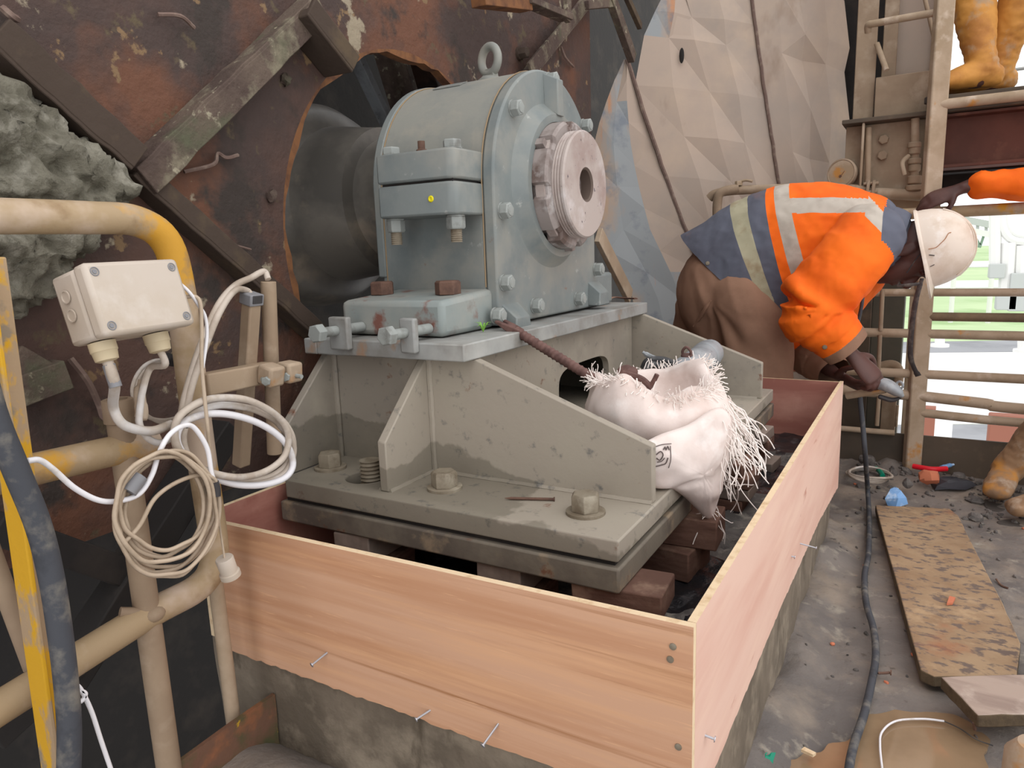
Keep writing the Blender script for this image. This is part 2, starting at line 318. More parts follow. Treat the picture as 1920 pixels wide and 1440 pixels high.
def fuse(o, vox, smooth=4):
    r = o.modifiers.new('fuse', 'REMESH'); r.mode = 'VOXEL'; r.voxel_size = vox; r.use_smooth_shade = True
    q = o.modifiers.new('soft', 'SMOOTH'); q.iterations = smooth; q.factor = .5
    return bake(o)
# ================================================================== SETTING
def fbm(x, y, s=1.0): return mnoise.fractal(V((x * s, y * s, 3.1)), .9, 2.1, 5)
def floor_h(x, y):
    def ss(a, b, t): t = min(max((t - a) / (b - a), 0), 1); return t * t * (3 - 2 * t)
    h = .012 * fbm(x, y, 3.2) + .006 * fbm(x, y, 14)
    left = ss(-.25, -.6, x) * ss(.95, .7, y); h += .10 * left * (1 + .5 * ss(-.6, -.9, x))
    h += .05 * ss(.12, .0, abs(x + .235) + max(y - 2.6, 0) * 3) * (.6 + .5 * fbm(x, y, 5))       # fillet of dirt along the plinth
    h += .06 * ss(2.9, 3.5, y) * ss(.25, -.1, x) * (.5 + .6 * abs(fbm(x, y, 6)))                   # rubble towards the toe board
    wet = ss(.34, .14, math.hypot((x - .1) / 1.25, y - 1.28)); h -= .02 * wet
    return h
m = MB(); nx, ny = 150, 230; x0, x1, y0, y1 = -1.0, 1.3, -.6, 3.62
g = [[m.bm.verts.new((x0 + (x1 - x0) * i / nx, y0 + (y1 - y0) * j / ny, 0)) for i in range(nx + 1)] for j in range(ny + 1)]
for r_ in g:
    for v in r_: v.co.z = floor_h(v.co.x, v.co.y)
for j in range(ny):
    for i in range(nx): m.face([g[j][i], g[j][i + 1], g[j + 1][i + 1], g[j + 1][i]])
floor = m.build('floor', M_floor, ang=180); props(floor, kind='structure')
m = MB(); m.box((-1.0, -.6, -.12), (1.3, 3.62, -.07)); props(m.build('trim_1', M_brown), 'steel deck plate carrying the dirty walkway floor', 'deck', kind='structure')

# the concrete plinth below the machine with its loose top
pl = thing('concrete_plinth', 'low stained concrete plinth under the plywood formwork', 'plinth', (-.7, 1.6, 0), kind='structure')
m = MB(); m.box((-1.155, .79, -.3), (-.236, 2.55, .335)); bmesh.ops.subdivide_edges(m.bm, edges=m.bm.edges[:], cuts=24, use_grid_fill=True); m.jitter(.006, 9)
m.build('block', M_conc, pl, ang=60)
m = MB(); nx, ny = 60, 110
g = [[m.bm.verts.new((-1.13 + .89 * i / nx, .79 + 1.74 * j / ny, 0)) for i in range(nx + 1)] for j in range(ny + 1)]
for r_ in g:
    for v in r_: v.co.z = .343 + .018 * abs(fbm(v.co.x, v.co.y, 9)) + .008 * fbm(v.co.x, v.co.y, 40)
for j in range(ny):
    for i in range(nx):
        cx, cy = g[j][i].co.x, g[j][i].co.y; m.mi = 1 if (fbm(cx + 5, cy, 3.5) > .12 - .25 * (cx < -.42) or (abs(cx + .35) < .05 and abs(cy - 1.3) < .12)) else 0
        m.face([g[j][i], g[j][i + 1], g[j + 1][i + 1], g[j + 1][i]])
props(m.build('rubble', [M_rubble, M_oil], pl, ang=50), kind='stuff')

# toe boards round the deck
tb = thing('toe_board', 'brown steel toe board along the far edge of the deck', 'toe board', (.3, 3.4, 0), kind='structure')
m = MB(); m.box((-.62, 3.40, -.05), (1.3, 3.412, .168)); m.build('board', M_brown, tb)
tb = thing('toe_board', 'rusty moss edged toe plate at lower left, above the dark pit', 'toe board', (-1.0, .4, 0), kind='structure')
m = MB(); m.prism([(-1.0, -.4, -.1), (-1.0, .787, -.1), (-1.0, .787, .213), (-1.0, -.4, .213)], (.008, 0, 0)); bmesh.ops.subdivide_edges(m.bm, edges=m.bm.edges[:], cuts=12, use_grid_fill=True); m.jitter(.005, 14)
m.build('plate', mat('mossy_rust_plate', (112, 82, 66), 0.9, 0, [((84, 82, 56), 9, .48, .62), ((138, 92, 66), 14, .55, .68), ((190, 150, 40), 24, .68, .72)], (50, .4, .005)), tb)

# pit below the drum, seen through the railing, the dark drop put into its black colour
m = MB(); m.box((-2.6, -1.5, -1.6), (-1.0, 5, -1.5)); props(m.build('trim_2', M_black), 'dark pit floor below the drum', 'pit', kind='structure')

# far ground
def ground(name, pts, z, mtl, label, cat):
    m = MB(); m.prism([(x, y, z) for x, y in pts], (0, 0, -.3)); return props(m.build(name, mtl), label, cat, kind='structure')
GZ = -5.0
def gp(px, py): p = at(px, py, Z=GZ); return (p.x, p.y)
ground('grass_field', [(-160, 25), (420, 25), (420, 520), (-160, 520)], GZ - .1, M_grass, 'wide bright green grass field far beyond the railing', 'grass')
def strip(name, y_a, y_b, z, mtl, label, cat):
    a, b = gp(1250, y_a), gp(2100, y_a - 8); c, d = gp(2100, y_b - 12), gp(1250, y_b)
    return ground(name, [a, b, c, d], z, mtl, label, cat)
strip('concrete_road', 800, 668, GZ, M_road, 'broad white concrete road below the far railing', 'road')
strip('drain_strip', 666, 648, GZ + .02, M_asph, 'grey drain strip between white road and grass', 'drain')
strip('farther_track', 545, 534, GZ + .03, M_road, 'narrow pale track crossing the far grass field', 'road')
strip('horizon_track', 506, 498, GZ + .03, M_road, 'thin pale track near the horizon, farthest across the grass', 'road')
ground('apron', [gp(1250, 990), gp(2100, 990), gp(2100, 796), gp(1250, 801)], GZ + .03, M_asph, 'grey wet apron just below the toe board', 'apron')

# ================================================================== DRUM END
XW = -1.28
dr = thing('drum_end_wall', 'huge rusty brown drum end plate with welded ribs and round opening', 'drum', (XW, 1.69, 0))
HC, HR = V((XW, 1.69, 1.04)), .503
n = 96; outer, inner = [], []
for i in range(n):
    t = 2 * PI * i / n; c, s_ = math.cos(t), math.sin(t)
    k = min((1.25 if c > 0 else 3.9) / abs(c) if abs(c) > 1e-6 else 99, (2.8 if s_ > 0 else .525) / abs(s_) if abs(s_) > 1e-6 else 99)
    outer.append(HC + V((0, c * k, s_ * k))); rr = HR + .006 * math.sin(11 * t) + random.uniform(-.004, .004); inner.append(HC + V((0, c * rr, s_ * rr)))
mid = [HC + V((0, math.cos(2 * PI * i / n), math.sin(2 * PI * i / n))) * (HR + .012) for i in range(n)]
m = MB(); m.holed(outer, mid, (-.03, 0, 0)); m.build('end_plate', M_wall, dr, ang=20)
m = MB(); m.holed(mid, inner, (-.03, 0, 0)); m.build('flame_cut_lip', M_wallorange, dr, ang=60)
def wrib(name, p, q, wid, dep, mtl, lip=.012, side=1):
    """angle section welded to the drum: a flange lying on the plate and a leg standing out"""
    p, q = at(*p, X=XW), at(*q, X=XW); d = (q - p).normalized(); b = V((1, 0, 0)).cross(d) * side
    m = MB(); m.obox((p + q) / 2 + b * wid / 2 + V((dep - lip / 2, 0, 0)), d * (q - p).length / 2, b * wid / 2, V((lip / 2, 0, 0)))
    m.obox((p + q) / 2 + V((dep / 2 - .001, 0, 0)), d * (q - p).length / 2, b * .006, V((dep / 2, 0, 0)))
    bmesh.ops.subdivide_edges(m.bm, edges=[e for e in m.bm.edges if e.calc_length() > .2], cuts=14); m.jitter(.004, 25)
    return m.build(name, mtl, dr, bevel=.002)
wrib('rib', (222, 325), (560, 5), .05, .06, M_rib, side=-1)
wrib('rib', (-60, 92), (208, 322), .05, .07, M_ribdark)
wrib('rib', (222, 330), (640, 690), .035, .05, M_ribdark)
wrib('rib', (968, 150), (1115, -28), .05, .07, M_rib)
p, q = at(525, 35, X=XW), at(612, 140, X=XW); d = (q - p).normalized(); b = V((1, 0, 0)).cross(d)
m = MB(); m.obox((p + q) / 2 + V((.045, 0, 0)), d * (q - p).length / 2, b * .012, V((.045, 0, 0))); m.obox((p + q) / 2 + V((.085, 0, 0)) + b * .016, d * (q - p).length / 2, b * .022, V((.006, 0, 0))); m.jitter(.003, 30); m.build('stub_rib', M_ribdark, dr, bevel=.003)
m = MB(); c = at(972, 101, X=XW); m.hexhead(c + V((.01, 0, 0)), (1, 0, 0), .034, .026); m.lathe([(0, .022), (.01, .022)], c, (1, 0, 0), 20); m.build('bolt', M_ribdark, dr)
# ledges, hooks and wires on the plate
for pts, wd in (([(0, 745), (118, 700)], .04), ([(20, 672), (90, 712)], .02)):
    p, q = [at(*t, X=XW + .03) for t in pts]; m = MB(); m.beam(p, q, .05, wd, V((1, 0, 0))); m.jitter(.003, 40); m.build('ledge', M_rib, dr, bevel=.002)
for pts, r_ in (([(132, 672), (165, 715), (186, 760), (195, 783), (215, 785)], .006), ([(345, 322), (400, 308), (408, 288), (425, 296), (446, 291)], .004), ([(372, 404), (410, 448), (470, 468)], .003), ([(296, 27), (338, 30), (364, 52)], .004), ([(1052, 88), (1060, 108), (1075, 125)], .005), ([(5, 15), (22, 30), (32, 36)], .006)):
    m = MB(); m.tube([at(*t, X=XW + .012 + .01 * (i % 2)) for i, t in enumerate(pts)], r_, 6, 5); m.build('wire', M_seam, dr)
for pts in ([(508, 368), (14, 10)], [(536, 150), (12, 22)]):
    c = at(*pts[0], X=XW + .004); m = MB(); m.ellipsoid(c, (.012, 0, 0), (0, .014, .003), (0, 0, .014), 10, 7); m.jitter(.008, 90); m.build('weld_lump', M_rib, dr)
# lower stiffeners of the wheel, black colour stands for the dark around them
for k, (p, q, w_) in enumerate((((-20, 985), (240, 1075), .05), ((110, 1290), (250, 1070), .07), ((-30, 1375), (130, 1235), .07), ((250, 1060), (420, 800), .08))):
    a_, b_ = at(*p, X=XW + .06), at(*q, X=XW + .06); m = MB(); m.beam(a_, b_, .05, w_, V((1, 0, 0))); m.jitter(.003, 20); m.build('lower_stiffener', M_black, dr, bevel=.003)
# brackets at the top, right of the eye bolt
def strut(name, pts, wd, th, mtl, parent, **k):
    P = ats(pts, **k)
    for a_, b_ in zip(P[:-1], P[1:]):
        m = MB(); m.beam(a_, b_, wd, th, V((1, 0, 0))); m.jitter(.002, 30); m.build(name, mtl, parent, bevel=.002)
strut('bracket', [(895, -6), (985, 6)], .05, .05, M_wallorange, dr, X=-1.16)
strut('bracket', [(985, 2), (1062, 34)], .02, .055, M_rib, dr, X=-1.15)
strut('strut', [(1065, -20), (1062, 40)], .03, .02, M_rib, dr, X=-1.14)
strut('strut', [(1100, 10), (1150, 6)], .03, .02, M_rib, dr, X=-1.16)
strut('strut', [(1140, -20), (1186, 110)], .05, .03, M_rib, dr, X=-1.16)
strut('strut', [(1172, -12), (1200, 50)], .03, .02, M_ribdark, dr, X=-1.2)
strut('strut', [(1122, 440), (1180, 556)], .06, .02, M_tan, dr, X=-1.0)
# spokes inside the opening, and an added black sheet for the dark void
m = MB(); m.box((-2.3, -1.2, -1.5), (-2.26, 11, 4.2)); m.build('dark_void_sheet', M_black, dr)
for a_, b_, w_, mt in (((672, 118), (735, 250), .05, M_galv), ((735, 112), (800, 330), .13, M_rib), ((790, 125), (860, 300), .1, M_wall)):
    p, q = at(*a_, X=-1.75), at(*b_, X=-1.75); d = q - p; m = MB(); m.beam(p - d * .3, q + d * 1.2, .03, w_, V((1, 0, 0))); m.build('spoke', mt, dr, bevel=.003)

# hardened slurry stuck on the plate
def slurry(name, label, pts, top):
    m = MB(); rnd = random.Random(5)
    for (px, py, r_) in pts:
        c = at(px, py, X=XW + (.03 if len(pts) > 15 else .0)); m.ellipsoid(c, ((.05 + r_ * .35) if len(pts) > 15 else .016, 0, 0), (0, r_, 0), (0, 0, r_), 16, 10)
    o = m.build(name, M_slurry); root = BASE[o.name]; fuse(o, .0062 if len(pts) > 15 else .004, 1)
    W = [(v.co.copy(), v.normal.copy()) for v in o.data.vertices]; out = []
    for p, n in W:
        f = .020 * mnoise.fractal(p * 15, .7, 2.3, 6) + .011 * (1 - 2.4 * abs(mnoise.noise(p * 36))) + .012 * (1 - 2.2 * abs(mnoise.noise(p * 17 + V((4, 0, 0))))) + .005 * mnoise.noise(p * 80)
        if len(pts) < 15: f *= .45
        out += list(p + n * f + V((0, 0, -.01 * abs(mnoise.noise(p * 25)))))
    o.data.vertices.foreach_set('co', out); o.data.update()
    return props(o, label, 'slurry', kind='stuff')
slurry('slurry_buildup', 'thick lumpy grey slurry crust in the corner of the drum ribs, above the top rail', [(0, 250, .045), (-30, 230, .06), (40, 275, .05), (80, 315, .055), (130, 325, .045), (10, 330, .09), (60, 370, .08), (150, 355, .045), (176, 340, .028), (185, 352, .022), (160, 380, .03), (20, 430, .08), (110, 370, .06), (70, 440, .05), (-60, 300, .1), (30, 490, .06), (-40, 420, .09), (110, 440, .035), (0, 530, .04), (60, 500, .04)], 0)
slurry('slurry_smear', 'small lumpy grey slurry smear in the crook of two ribs', [(140, 195, .012), (150, 210, .013), (158, 225, .012), (170, 240, .012), (178, 255, .012), (186, 270, .010), (128, 188, .009), (192, 284, .008), (150, 235, .009), (165, 215, .008)], 0)

# ================================================================== SHAFT AND BEARING
YS, ZS = 1.63, 1.155
sh = thing('drum_shaft', 'dark greased drum shaft running through the bearing, scraped nut on its end', 'shaft', (-.95, YS, ZS))
m = MB(); m.lathe([(-.55, .30), (-.30, .30), (-.24, .292), (-.19, .262), (-.17, .222), (-.05, .205), (0, .2), (.01, .17), (.16, .165)], (-1.33, YS, ZS), (1, 0, 0), 64); m.build('hub', M_shaft, sh)
m = MB(); m.lathe([(0, .128), (.012, .128), (.013, .134), (.022, .134), (.023, .143), (.045, .143)], (-.812, YS, ZS), (1, 0, 0), 64); m.build('spacer_ring', M_disc, sh)
# lock nut with slots
m = MB(); n = 96; prof = []
slots = [.15 + PI / 4 * k for k in range(8)]
def nutr(t, r_): return r_ - (.014 if any(abs(((t - s_ + PI) % (2 * PI)) - PI) < .085 for s_ in slots) else 0)
R = []
for h, r_ in ((0, .1), (0, .148), (.003, .151), (.036, .151), (.042, .144), (.042, .1)):
    R.append([V((-.797 + h, YS + math.cos(2 * PI * i / n) * (nutr(2 * PI * i / n, r_) if r_ > .11 else r_), ZS + math.sin(2 * PI * i / n) * (nutr(2 * PI * i / n, r_) if r_ > .11 else r_))) for i in range(n)])
m.rings(R); ln = m.build('lock_nut', M_nut, sh, ang=25)
for s_ in (slots[3], slots[6]):
    m = MB(); c = V((-.79, YS + math.cos(s_) * .146, ZS + math.sin(s_) * .146)); m.obox(c, V((.018, 0, 0)), V((0, -math.sin(s_), math.cos(s_))) * .009, V((0, math.cos(s_), math.sin(s_))) * .012); m.build('lock_tab', M_nut, ln, bevel=.001)
m = MB(); pr = [(0, .115)]
for k in range(4): pr += [(.004 + k * .007, .122), (.0075 + k * .007, .1265)]
pr += [(.034, .1265), (.038, .123), (.038, .041), (.032, .028), (-.03, .026)]
m.lathe(pr[:-3] + [(.038, .041)], (-.762, YS, ZS), (1, 0, 0), 64, cap=False)
m.mi = 1; m.lathe([(.038, .041), (.034, .036), (-.03, .035), (-.031, .001)], (-.762, YS, ZS), (1, 0, 0), 32, cap=False)
m.build('shaft_end', [M_disc, M_bore], sh, ang=25, norm=True)

bh = thing('bearing_housing', 'big grey green painted bearing housing on the steel pedestal', 'bearing', (-.98, YS, .832))
XA, XB, XCV = -1.150, -.853, -.822
def arch(hw, zb, r_, seg=40):
    P = [(YS - hw, zb)]
    for i in range(seg + 1):
        t = PI - PI * i / seg; P.append((YS + r_ * math.cos(t), ZS + r_ * math.sin(t)))
    return P + [(YS + hw, zb)]
def xp(prof, x): return [(x, y, z) for y, z in prof]
HW = .272
low = [(YS - HW, .834), (YS - HW, ZS - .004), (YS + HW, ZS - .004), (YS + HW, .834)]
m = MB(); m.prism(xp(low, XA), (XB - XA, 0, 0)); m.build('lower_body', M_paint, bh, bevel=.006)
cap = arch(HW, ZS + .002, HW)[1:-1]
m = MB(); m.prism(xp(cap, XA + .012), (XB - XA - .012, 0, 0)); m.build('cap', M_paint_dust, bh, ang=30, bevel=.003)
m = MB(); m.prism(xp(arch(HW + .004, .95, HW + .004), XA - .010), (.024, 0, 0)); m.build('rear_rim', M_paint, bh, ang=30, bevel=.004)
cvp = arch(HW + .001, .838, HW + .001)
m = MB(); m.prism(xp(cvp, XB + .0015), (XCV - XB - .0015, 0, 0)); cv = m.build('end_cover', M_paint, bh, ang=30, bevel=.005)
m = MB(); m.lathe([(0, .198), (.004, .192), (.022, .176), (.030, .170), (.030, .152), (.006, .148)], (XCV - .001, YS, ZS), (1, 0, 0), 72, cap=False); m.build('cover_boss', M_paint, cv, ang=40)
m = MB(); m.hexa([V(p) for p in ((XCV - .002, YS - .022, ZS + .185), (XCV + .034, YS - .016, ZS + .165), (XCV + .034, YS + .016, ZS + .165), (XCV - .002, YS + .022, ZS + .185), (XCV - .002, YS - .026, ZS + .266), (XCV + .034, YS - .015, ZS + .250), (XCV + .034, YS + .015, ZS + .250), (XCV - .002, YS + .026, ZS + .266))]); m.build('stiffening_rib', M_paint, cv, bevel=.003)
M_seal = mat('tan_sealant', (150, 128, 100), .8)
for x_ in (XB + .0005, XA + .016):
    m = MB(); m.tube([V((x_, YS + (HW + .0015) * math.cos(t), ZS + (HW + .0015) * math.sin(t))) for t in [PI * (1 - k / 30) for k in range(31)]], .0016, 6, 1); m.build('sealant_line', M_seal, bh)
    m = MB(); m.tube([V((x_, YS - HW - .001, .925)), V((x_, YS - HW - .001, ZS))], .0016, 6, 1); m.build('sealant_line', M_seal, bh)
# bolts of the cover, from their places on its face
proto = None
for px, py in ((965, 203), (1033, 150), (1097, 236), (945, 395), (948, 530), (1120, 505), (1005, 573), (1085, 560), (932, 592)):
    c = at(px, py, X=XCV + .006)
    if proto is None:
        m = MB(); m.lathe([(0, .019), (.004, .019)], c - V((.007, 0, 0)), (1, 0, 0), 20); m.hexhead(c - V((.003, 0, 0)), (1, 0, 0), .032, .02); m.lathe([(0, .012), (.002, .012), (.0025, .009)], c + V((.0165, 0, 0)), (1, 0, 0), 16)
        proto = m.build('cover_bolt', M_boltgrey, cv, bevel=.0008); pc = c
    else: q = copy_part(proto, cv, c - pc)
# chamfered lugs on the foot of the cover
for px, py in ((958, 590), (1113, 545)):
    c = at(px, py, X=XCV); y0 = c.y; z0 = c.z
    m = MB(); m.hexa([(XCV - .002, y0 - .038, z0 - .04), (XCV + .034, y0 - .038, z0 - .04), (XCV + .034, y0 + .038, z0 - .04), (XCV - .002, y0 + .038, z0 - .04), (XCV - .002, y0 - .038, z0 + .028), (XCV + .034, y0 - .03, z0 - .004), (XCV + .034, y0 + .03, z0 - .004), (XCV - .002, y0 + .038, z0 + .028)]); m.build('lug', M_paint, cv, bevel=.003)
# front and rear feet
fy = 1.165
m = MB(); m.hexa([(-1.112, fy, .834), (-.838, fy, .834), (-.838, YS - HW + .01, .834), (-1.112, YS - HW + .01, .834), (-1.112, fy, .908), (-.838, fy, .908), (-.838, YS - HW + .01, .922), (-1.112, YS - HW + .01, .922)]); ft = m.build('foot', mat('chipped_grey_paint', (136, 144, 142), 0.55, 0, [((152, 152, 146), 6, .46, .66), ((124, 84, 74), 12, .6, .7), ((116, 100, 94), 7, .6, .72)], (60, .15, .003)), bh, bevel=.012)
m = MB(); m.box((-1.112, YS + HW - .01, .834), (-.838, 2.075, .93)); m.build('foot', M_paint, bh, bevel=.01)
for px in (717, 840):
    c = at(px, 546, Y=1.27); c.z = .915; m = MB(); m.hexhead(c, (0, 0, 1), .05, .03, rot=.1 if px < 800 else .45); m.build('foot_bolt', M_boltrust, ft, bevel=.001)
# split flange with bolts, stud and grease plug
Y0 = 1.25
def flange(z0, z1, name, mtl):
    P = [(-1.057, Y0), (-.872, Y0), (-.856, Y0 + .010), (-.852, Y0 + .03), (-.852, YS - HW + .03), (-1.057, YS - HW + .03)]
    m = MB(); m.prism([(x, y, z0) for x, y in P], (0, 0, z1 - z0)); return m.build(name, mtl, bh, ang=50, bevel=.005)
fl1 = flange(1.156, 1.218, 'upper_flange', M_paint); fl0 = flange(1.083, 1.151, 'lower_flange', M_paint)
m = MB(); m.box((-1.05, Y0 + .01, 1.15), (-.862, YS - HW + .02, 1.157)); m.build('split_gasket', M_black, bh)
for px, ux in ((733, 738), (848, 855)):
    c = at(px, 277, Y=Y0 + .035); x = c.x; y = Y0 + .035
    m = MB(); m.lathe([(0, .021), (.003, .021)], (x, y, 1.218), (0, 0, 1), 20); m.hexhead((x, y, 1.221), (0, 0, 1), .036, .016, rot=.2); m.build('flange_bolt', M_boltgrey, fl1, bevel=.001)
    m = MB(); m.lathe([(0, .02), (.004, .02)], (x, y, 1.083), (0, 0, -1), 20); m.hexhead((x, y, 1.079), (0, 0, -1), .036, .026, rot=.35); m.build('flange_nut', M_boltgrey, fl0, bevel=.001)
    m = MB(); pr = []
    for k in range(7): pr += [(.024 + k * .0045, .0115), (.0262 + k * .0045, .013)]
    m.lathe(pr, (x, y, 1.079), (0, 0, -1), 16); m.build('thread_end', M_bolttan, fl0)
c = at(790, 272, Y=Y0 + .04)
m = MB(); m.hexhead((c.x, c.y, 1.217), (0, 0, 1), .022, .009); m.lathe([(.009, .008), (.026, .008)], (c.x, c.y, 1.217), (0, 0, 1), 14); m.build('stud', M_boltrust, fl1)
c = at(808, 373, Y=Y0); m = MB(); m.torus(c, (0, 1, 0), .0045, .0026, 16, 8); m.lathe([(0, .0045), (.001, .0045)], c, (0, -1, 0), 12); m.build('grease_cap', M_yelcap, fl0)
# eye bolt
ec = V((-.985, YS, ZS + HW)); nrm = V((.32, .95, 0))
m = MB(); m.lathe([(-.012, .032), (.004, .032), (.008, .026), (.012, .022)], ec, (0, 0, 1), 28); m.torus(ec + V((0, 0, .052)), nrm, .032, .0105, 36, 14)
a_ = V((.95, -.32, 0)); m.hexa([ec + V((0, 0, .004)) + a_ * s_ * .022 + nrm * t * .009 for s_, t in ((-1, -1), (1, -1), (1, 1), (-1, 1))] + [ec + V((0, 0, .03)) + a_ * s_ * .018 + nrm * t * .008 for s_, t in ((-1, -1), (1, -1), (1, 1), (-1, 1))])
m.build('eye_bolt', M_paint_dust, bh, ang=60)
c = at(987, 133, Y=YS); m = MB(); m.lathe([(0, .006), (.006, .006), (.010, .003)], (XB - .006, YS, ZS + HW - .001), (0, 0, 1), 12); m.build('vent_plug', M_box, bh)
m = MB(); p0 = [at(842, 165, Z=1.41), at(897, 150, Z=1.42), at(890, 156, Z=1.415), at(835, 171, Z=1.4)]
m = MB(); tt = math.radians(112); R_ = HW + .0008
m.rings([[V((x, YS + (R_ + h) * math.cos(t), ZS + (R_ + h) * math.sin(t))) for x, h in ((-1.08, 0), (-1.08, .0015), (-1.0, .0015), (-1.0, 0))] for t in (math.radians(108), math.radians(112), math.radians(116))], True); m.build('name_plate', M_paint, bh)

# ================================================================== PEDESTAL
pd = thing('steel_pedestal', 'welded bare steel pedestal with sloping gussets under the bearing', 'pedestal', (-.75, 1.6, .519))
BX0, BX1, BY0, BY1, ZB0, ZB1 = -1.130, -.383, .962, 2.25, .5215, .557
m = MB(); P = [(BX0 + .02, BY0), (BX1, BY0), (BX1, BY1), (BX0, BY1), (BX0, BY0 + .03)]; HBc = V((-.968, 1.05, 0))
outer = []; inner = []
n = 48
m.prism([(x, y, ZB0) for x, y in P], (0, 0, ZB1 - ZB0)); o_base = m.build('base_plate', M_grout, pd, bevel=.003)
# round hole for the threaded anchor
cut = MB(); cut.cyl((HBc.x, HBc.y, .4), (HBc.x, HBc.y, .7), .042, seg=40); co = cut.build('cutter', M_black)
bo = o_base.modifiers.new('hole', 'BOOLEAN'); bo.object = co; bo.operation = 'DIFFERENCE'; bo.solver = 'EXACT'
o_base.modifiers.move(1, 0); bpy.context.view_layer.update(); bake(o_base); bpy.data.objects.remove(co)
m = MB(); pr = []
for k in range(9): pr += [(k * .008, .0185), (k * .008 + .004, .022)]
m.lathe(pr, (HBc.x + .008, HBc.y + .004, .525), (0, 0, 1), 24); m.build('anchor_stud', M_bolttan, pd)
m = MB(); m.box((-1.128, 1.098, .798), (-.745, 2.13, .832)); m.hexa([(-1.165, 1.098, .798), (-1.128, 1.098, .798), (-1.128, 2.13, .798), (-1.165, 2.13, .798), (-1.165, 1.098, .832), (-1.128, 1.098, .832), (-1.128, 2.13, .832), (-1.165, 2.13, .832)]); m.build('top_plate', M_steel_edge, pd, bevel=.003)
YW, YF, T = 1.138, 2.113, .02
m = MB(); m.box((-1.13, YW + .012, ZB1), (-.862, YW + .03, .80)); m.build('front_web', M_grout, pd)
m = MB(); m.box((-1.13, 2.09, ZB1), (-.79, 2.11, .80)); m.build('rear_web', M_grout, pd)
m = MB(); m.box((-1.13, YW + .03, ZB1), (-1.11, 2.09, .80)); m.build('left_web', M_grout, pd)
# right web with the rounded access hole
XR = -.80
n = 64; cy, cz, hw, hh = 1.735, .637, .165, .068; inner, outer = [], []
for i in range(n):
    t = 2 * PI * i / n; c, s_ = math.cos(t), math.sin(t)
    inner.append((XR, cy + hw * math.copysign(abs(c) ** .5, c), cz + hh * math.copysign(abs(s_) ** .5, s_)))
    ly, hy, lz, hz = cy - (YW + .02), 2.09 - cy, cz - ZB1, .80 - cz
    k = min((hy if c > 0 else ly) / max(abs(c), 1e-6), (hz if s_ > 0 else lz) / max(abs(s_), 1e-6))
    outer.append((XR, cy + c * k, cz + s_ * k))
for py_ in (YW + .02, 2.09):
    for pz in (ZB1, .80):
        j = min(range(n), key=lambda q: (outer[q][1] - py_) ** 2 + (outer[q][2] - pz) ** 2); outer[j] = (XR, py_, pz)
m = MB(); m.holed(outer, inner, (.018, 0, 0)); m.build('side_web', M_grout, pd, ang=25)
m = MB(); m.box((-1.0, 1.3, ZB1), (-.99, 2.0, .79)); m.build('dark_interior_sheet', M_black, pd)  # black sheet added inside the box to stand for its dark interior
def gus_x(y):   # right-hand gussets, in planes Y=const
    P = [(-.872, ZB1), (-.389, ZB1), (-.389, .662), (-.745, .797), (-.872, .797)]
    m = MB(); m.prism([(x, y, z) for x, z in P], (0, T, 0)); return m.build('gusset', M_grout, pd, bevel=.0025)
gus_x(YW); gus_x(YF - T)
def gus_y(x):   # gussets projecting to the front, in planes X=const
    P = [(YW + .02, ZB1), (.992, ZB1), (.992, .655), (1.135, .797), (YW + .02, .797)]
    m = MB(); m.prism([(x, y, z) for y, z in P], (T, 0, 0)); return m.build('gusset', M_grout, pd, bevel=.0025)
gus_y(-.882); gus_y(-1.149)
for a_, b_ in (((-.858, YW - .001, ZB1), (-.858, YW - .001, .797)), ((-.885, YW + .008, ZB1), (-.885, YW + .008, .797)), ((-1.126, YW + .008, ZB1), (-1.126, YW + .008, .797)), ((-.86, YW, ZB1 + .001), (-.39, YW, ZB1 + .001)), ((-.862, .995, ZB1), (-.862, YW, ZB1)), ((-.884, .995, ZB1), (-.884, YW, ZB1)), ((-.79, 1.16, ZB1), (-.79, 2.09, ZB1)), ((-.40, 2.093, ZB1), (-.79, 2.093, ZB1)), ((-1.12, 1.14, .798), (-.86, 1.14, .798)), ((-.783, 1.15, .799), (-.783, 2.09, .799))):
    m = MB(); m.tube([V(a_).lerp(V(b_), k / 14) for k in range(15)], .006, 6, 2); m.jitter(.001, 60); m.build('weld_bead', M_grout, pd)
# big hex bolts with washers
proto = None
for k, (px, py) in enumerate(((620, 878), (834, 916), (1098, 962))):
    c = at(px, py, Z=ZB1); m = MB(); m.hexhead(c + V((0, 0, .006)), (0, 0, 1), .045, .03, rot=.15 + .35 * k); b_ = m.build('anchor_bolt', M_bolttan, pd, bevel=.001)
    m = MB(); m.lathe([(0, .034), (.005, .034), (.006, .032)], c, (0, 0, 1), 32); m.build('washer', M_bolttan, b_)
for y_ in (1.35, 1.78, 2.17):
    c = V((-.44, y_, ZB1)); m = MB(); m.hexhead(c + V((0, 0, .006)), (0, 0, 1), .045, .03, rot=.4); b_ = m.build('anchor_bolt', M_bolttan, pd, bevel=.001)
    m = MB(); m.lathe([(0, .034), (.005, .034), (.006, .032)], c, (0, 0, 1), 32); m.build('washer', M_bolttan, b_)
# jacking blocks with screws
for x0_, x1_ in ((-1.104, -1.018), (-.916, -.845)):
    xa, xb = x0_ + .03, x1_ - .004
    m = MB(); m.box((xa, 1.083, .812), (xb, 1.099, .881)); jb = m.build('jacking_block', M_steel_edge, pd, bevel=.004)
    xc = (xa + xb) / 2 - .004; m = MB(); m.cyl((xc, 1.083, .853), (xc, 1.035, .853), .0105, seg=16); m.hexhead((xc, 1.04, .853), (0, -1, 0), .034, .02, rot=.2); m.cyl((xc, 1.099, .853), (xc, 1.163, .853), .0105, seg=16); m.build('jacking_screw', M_boltgrey, jb, bevel=.0008)

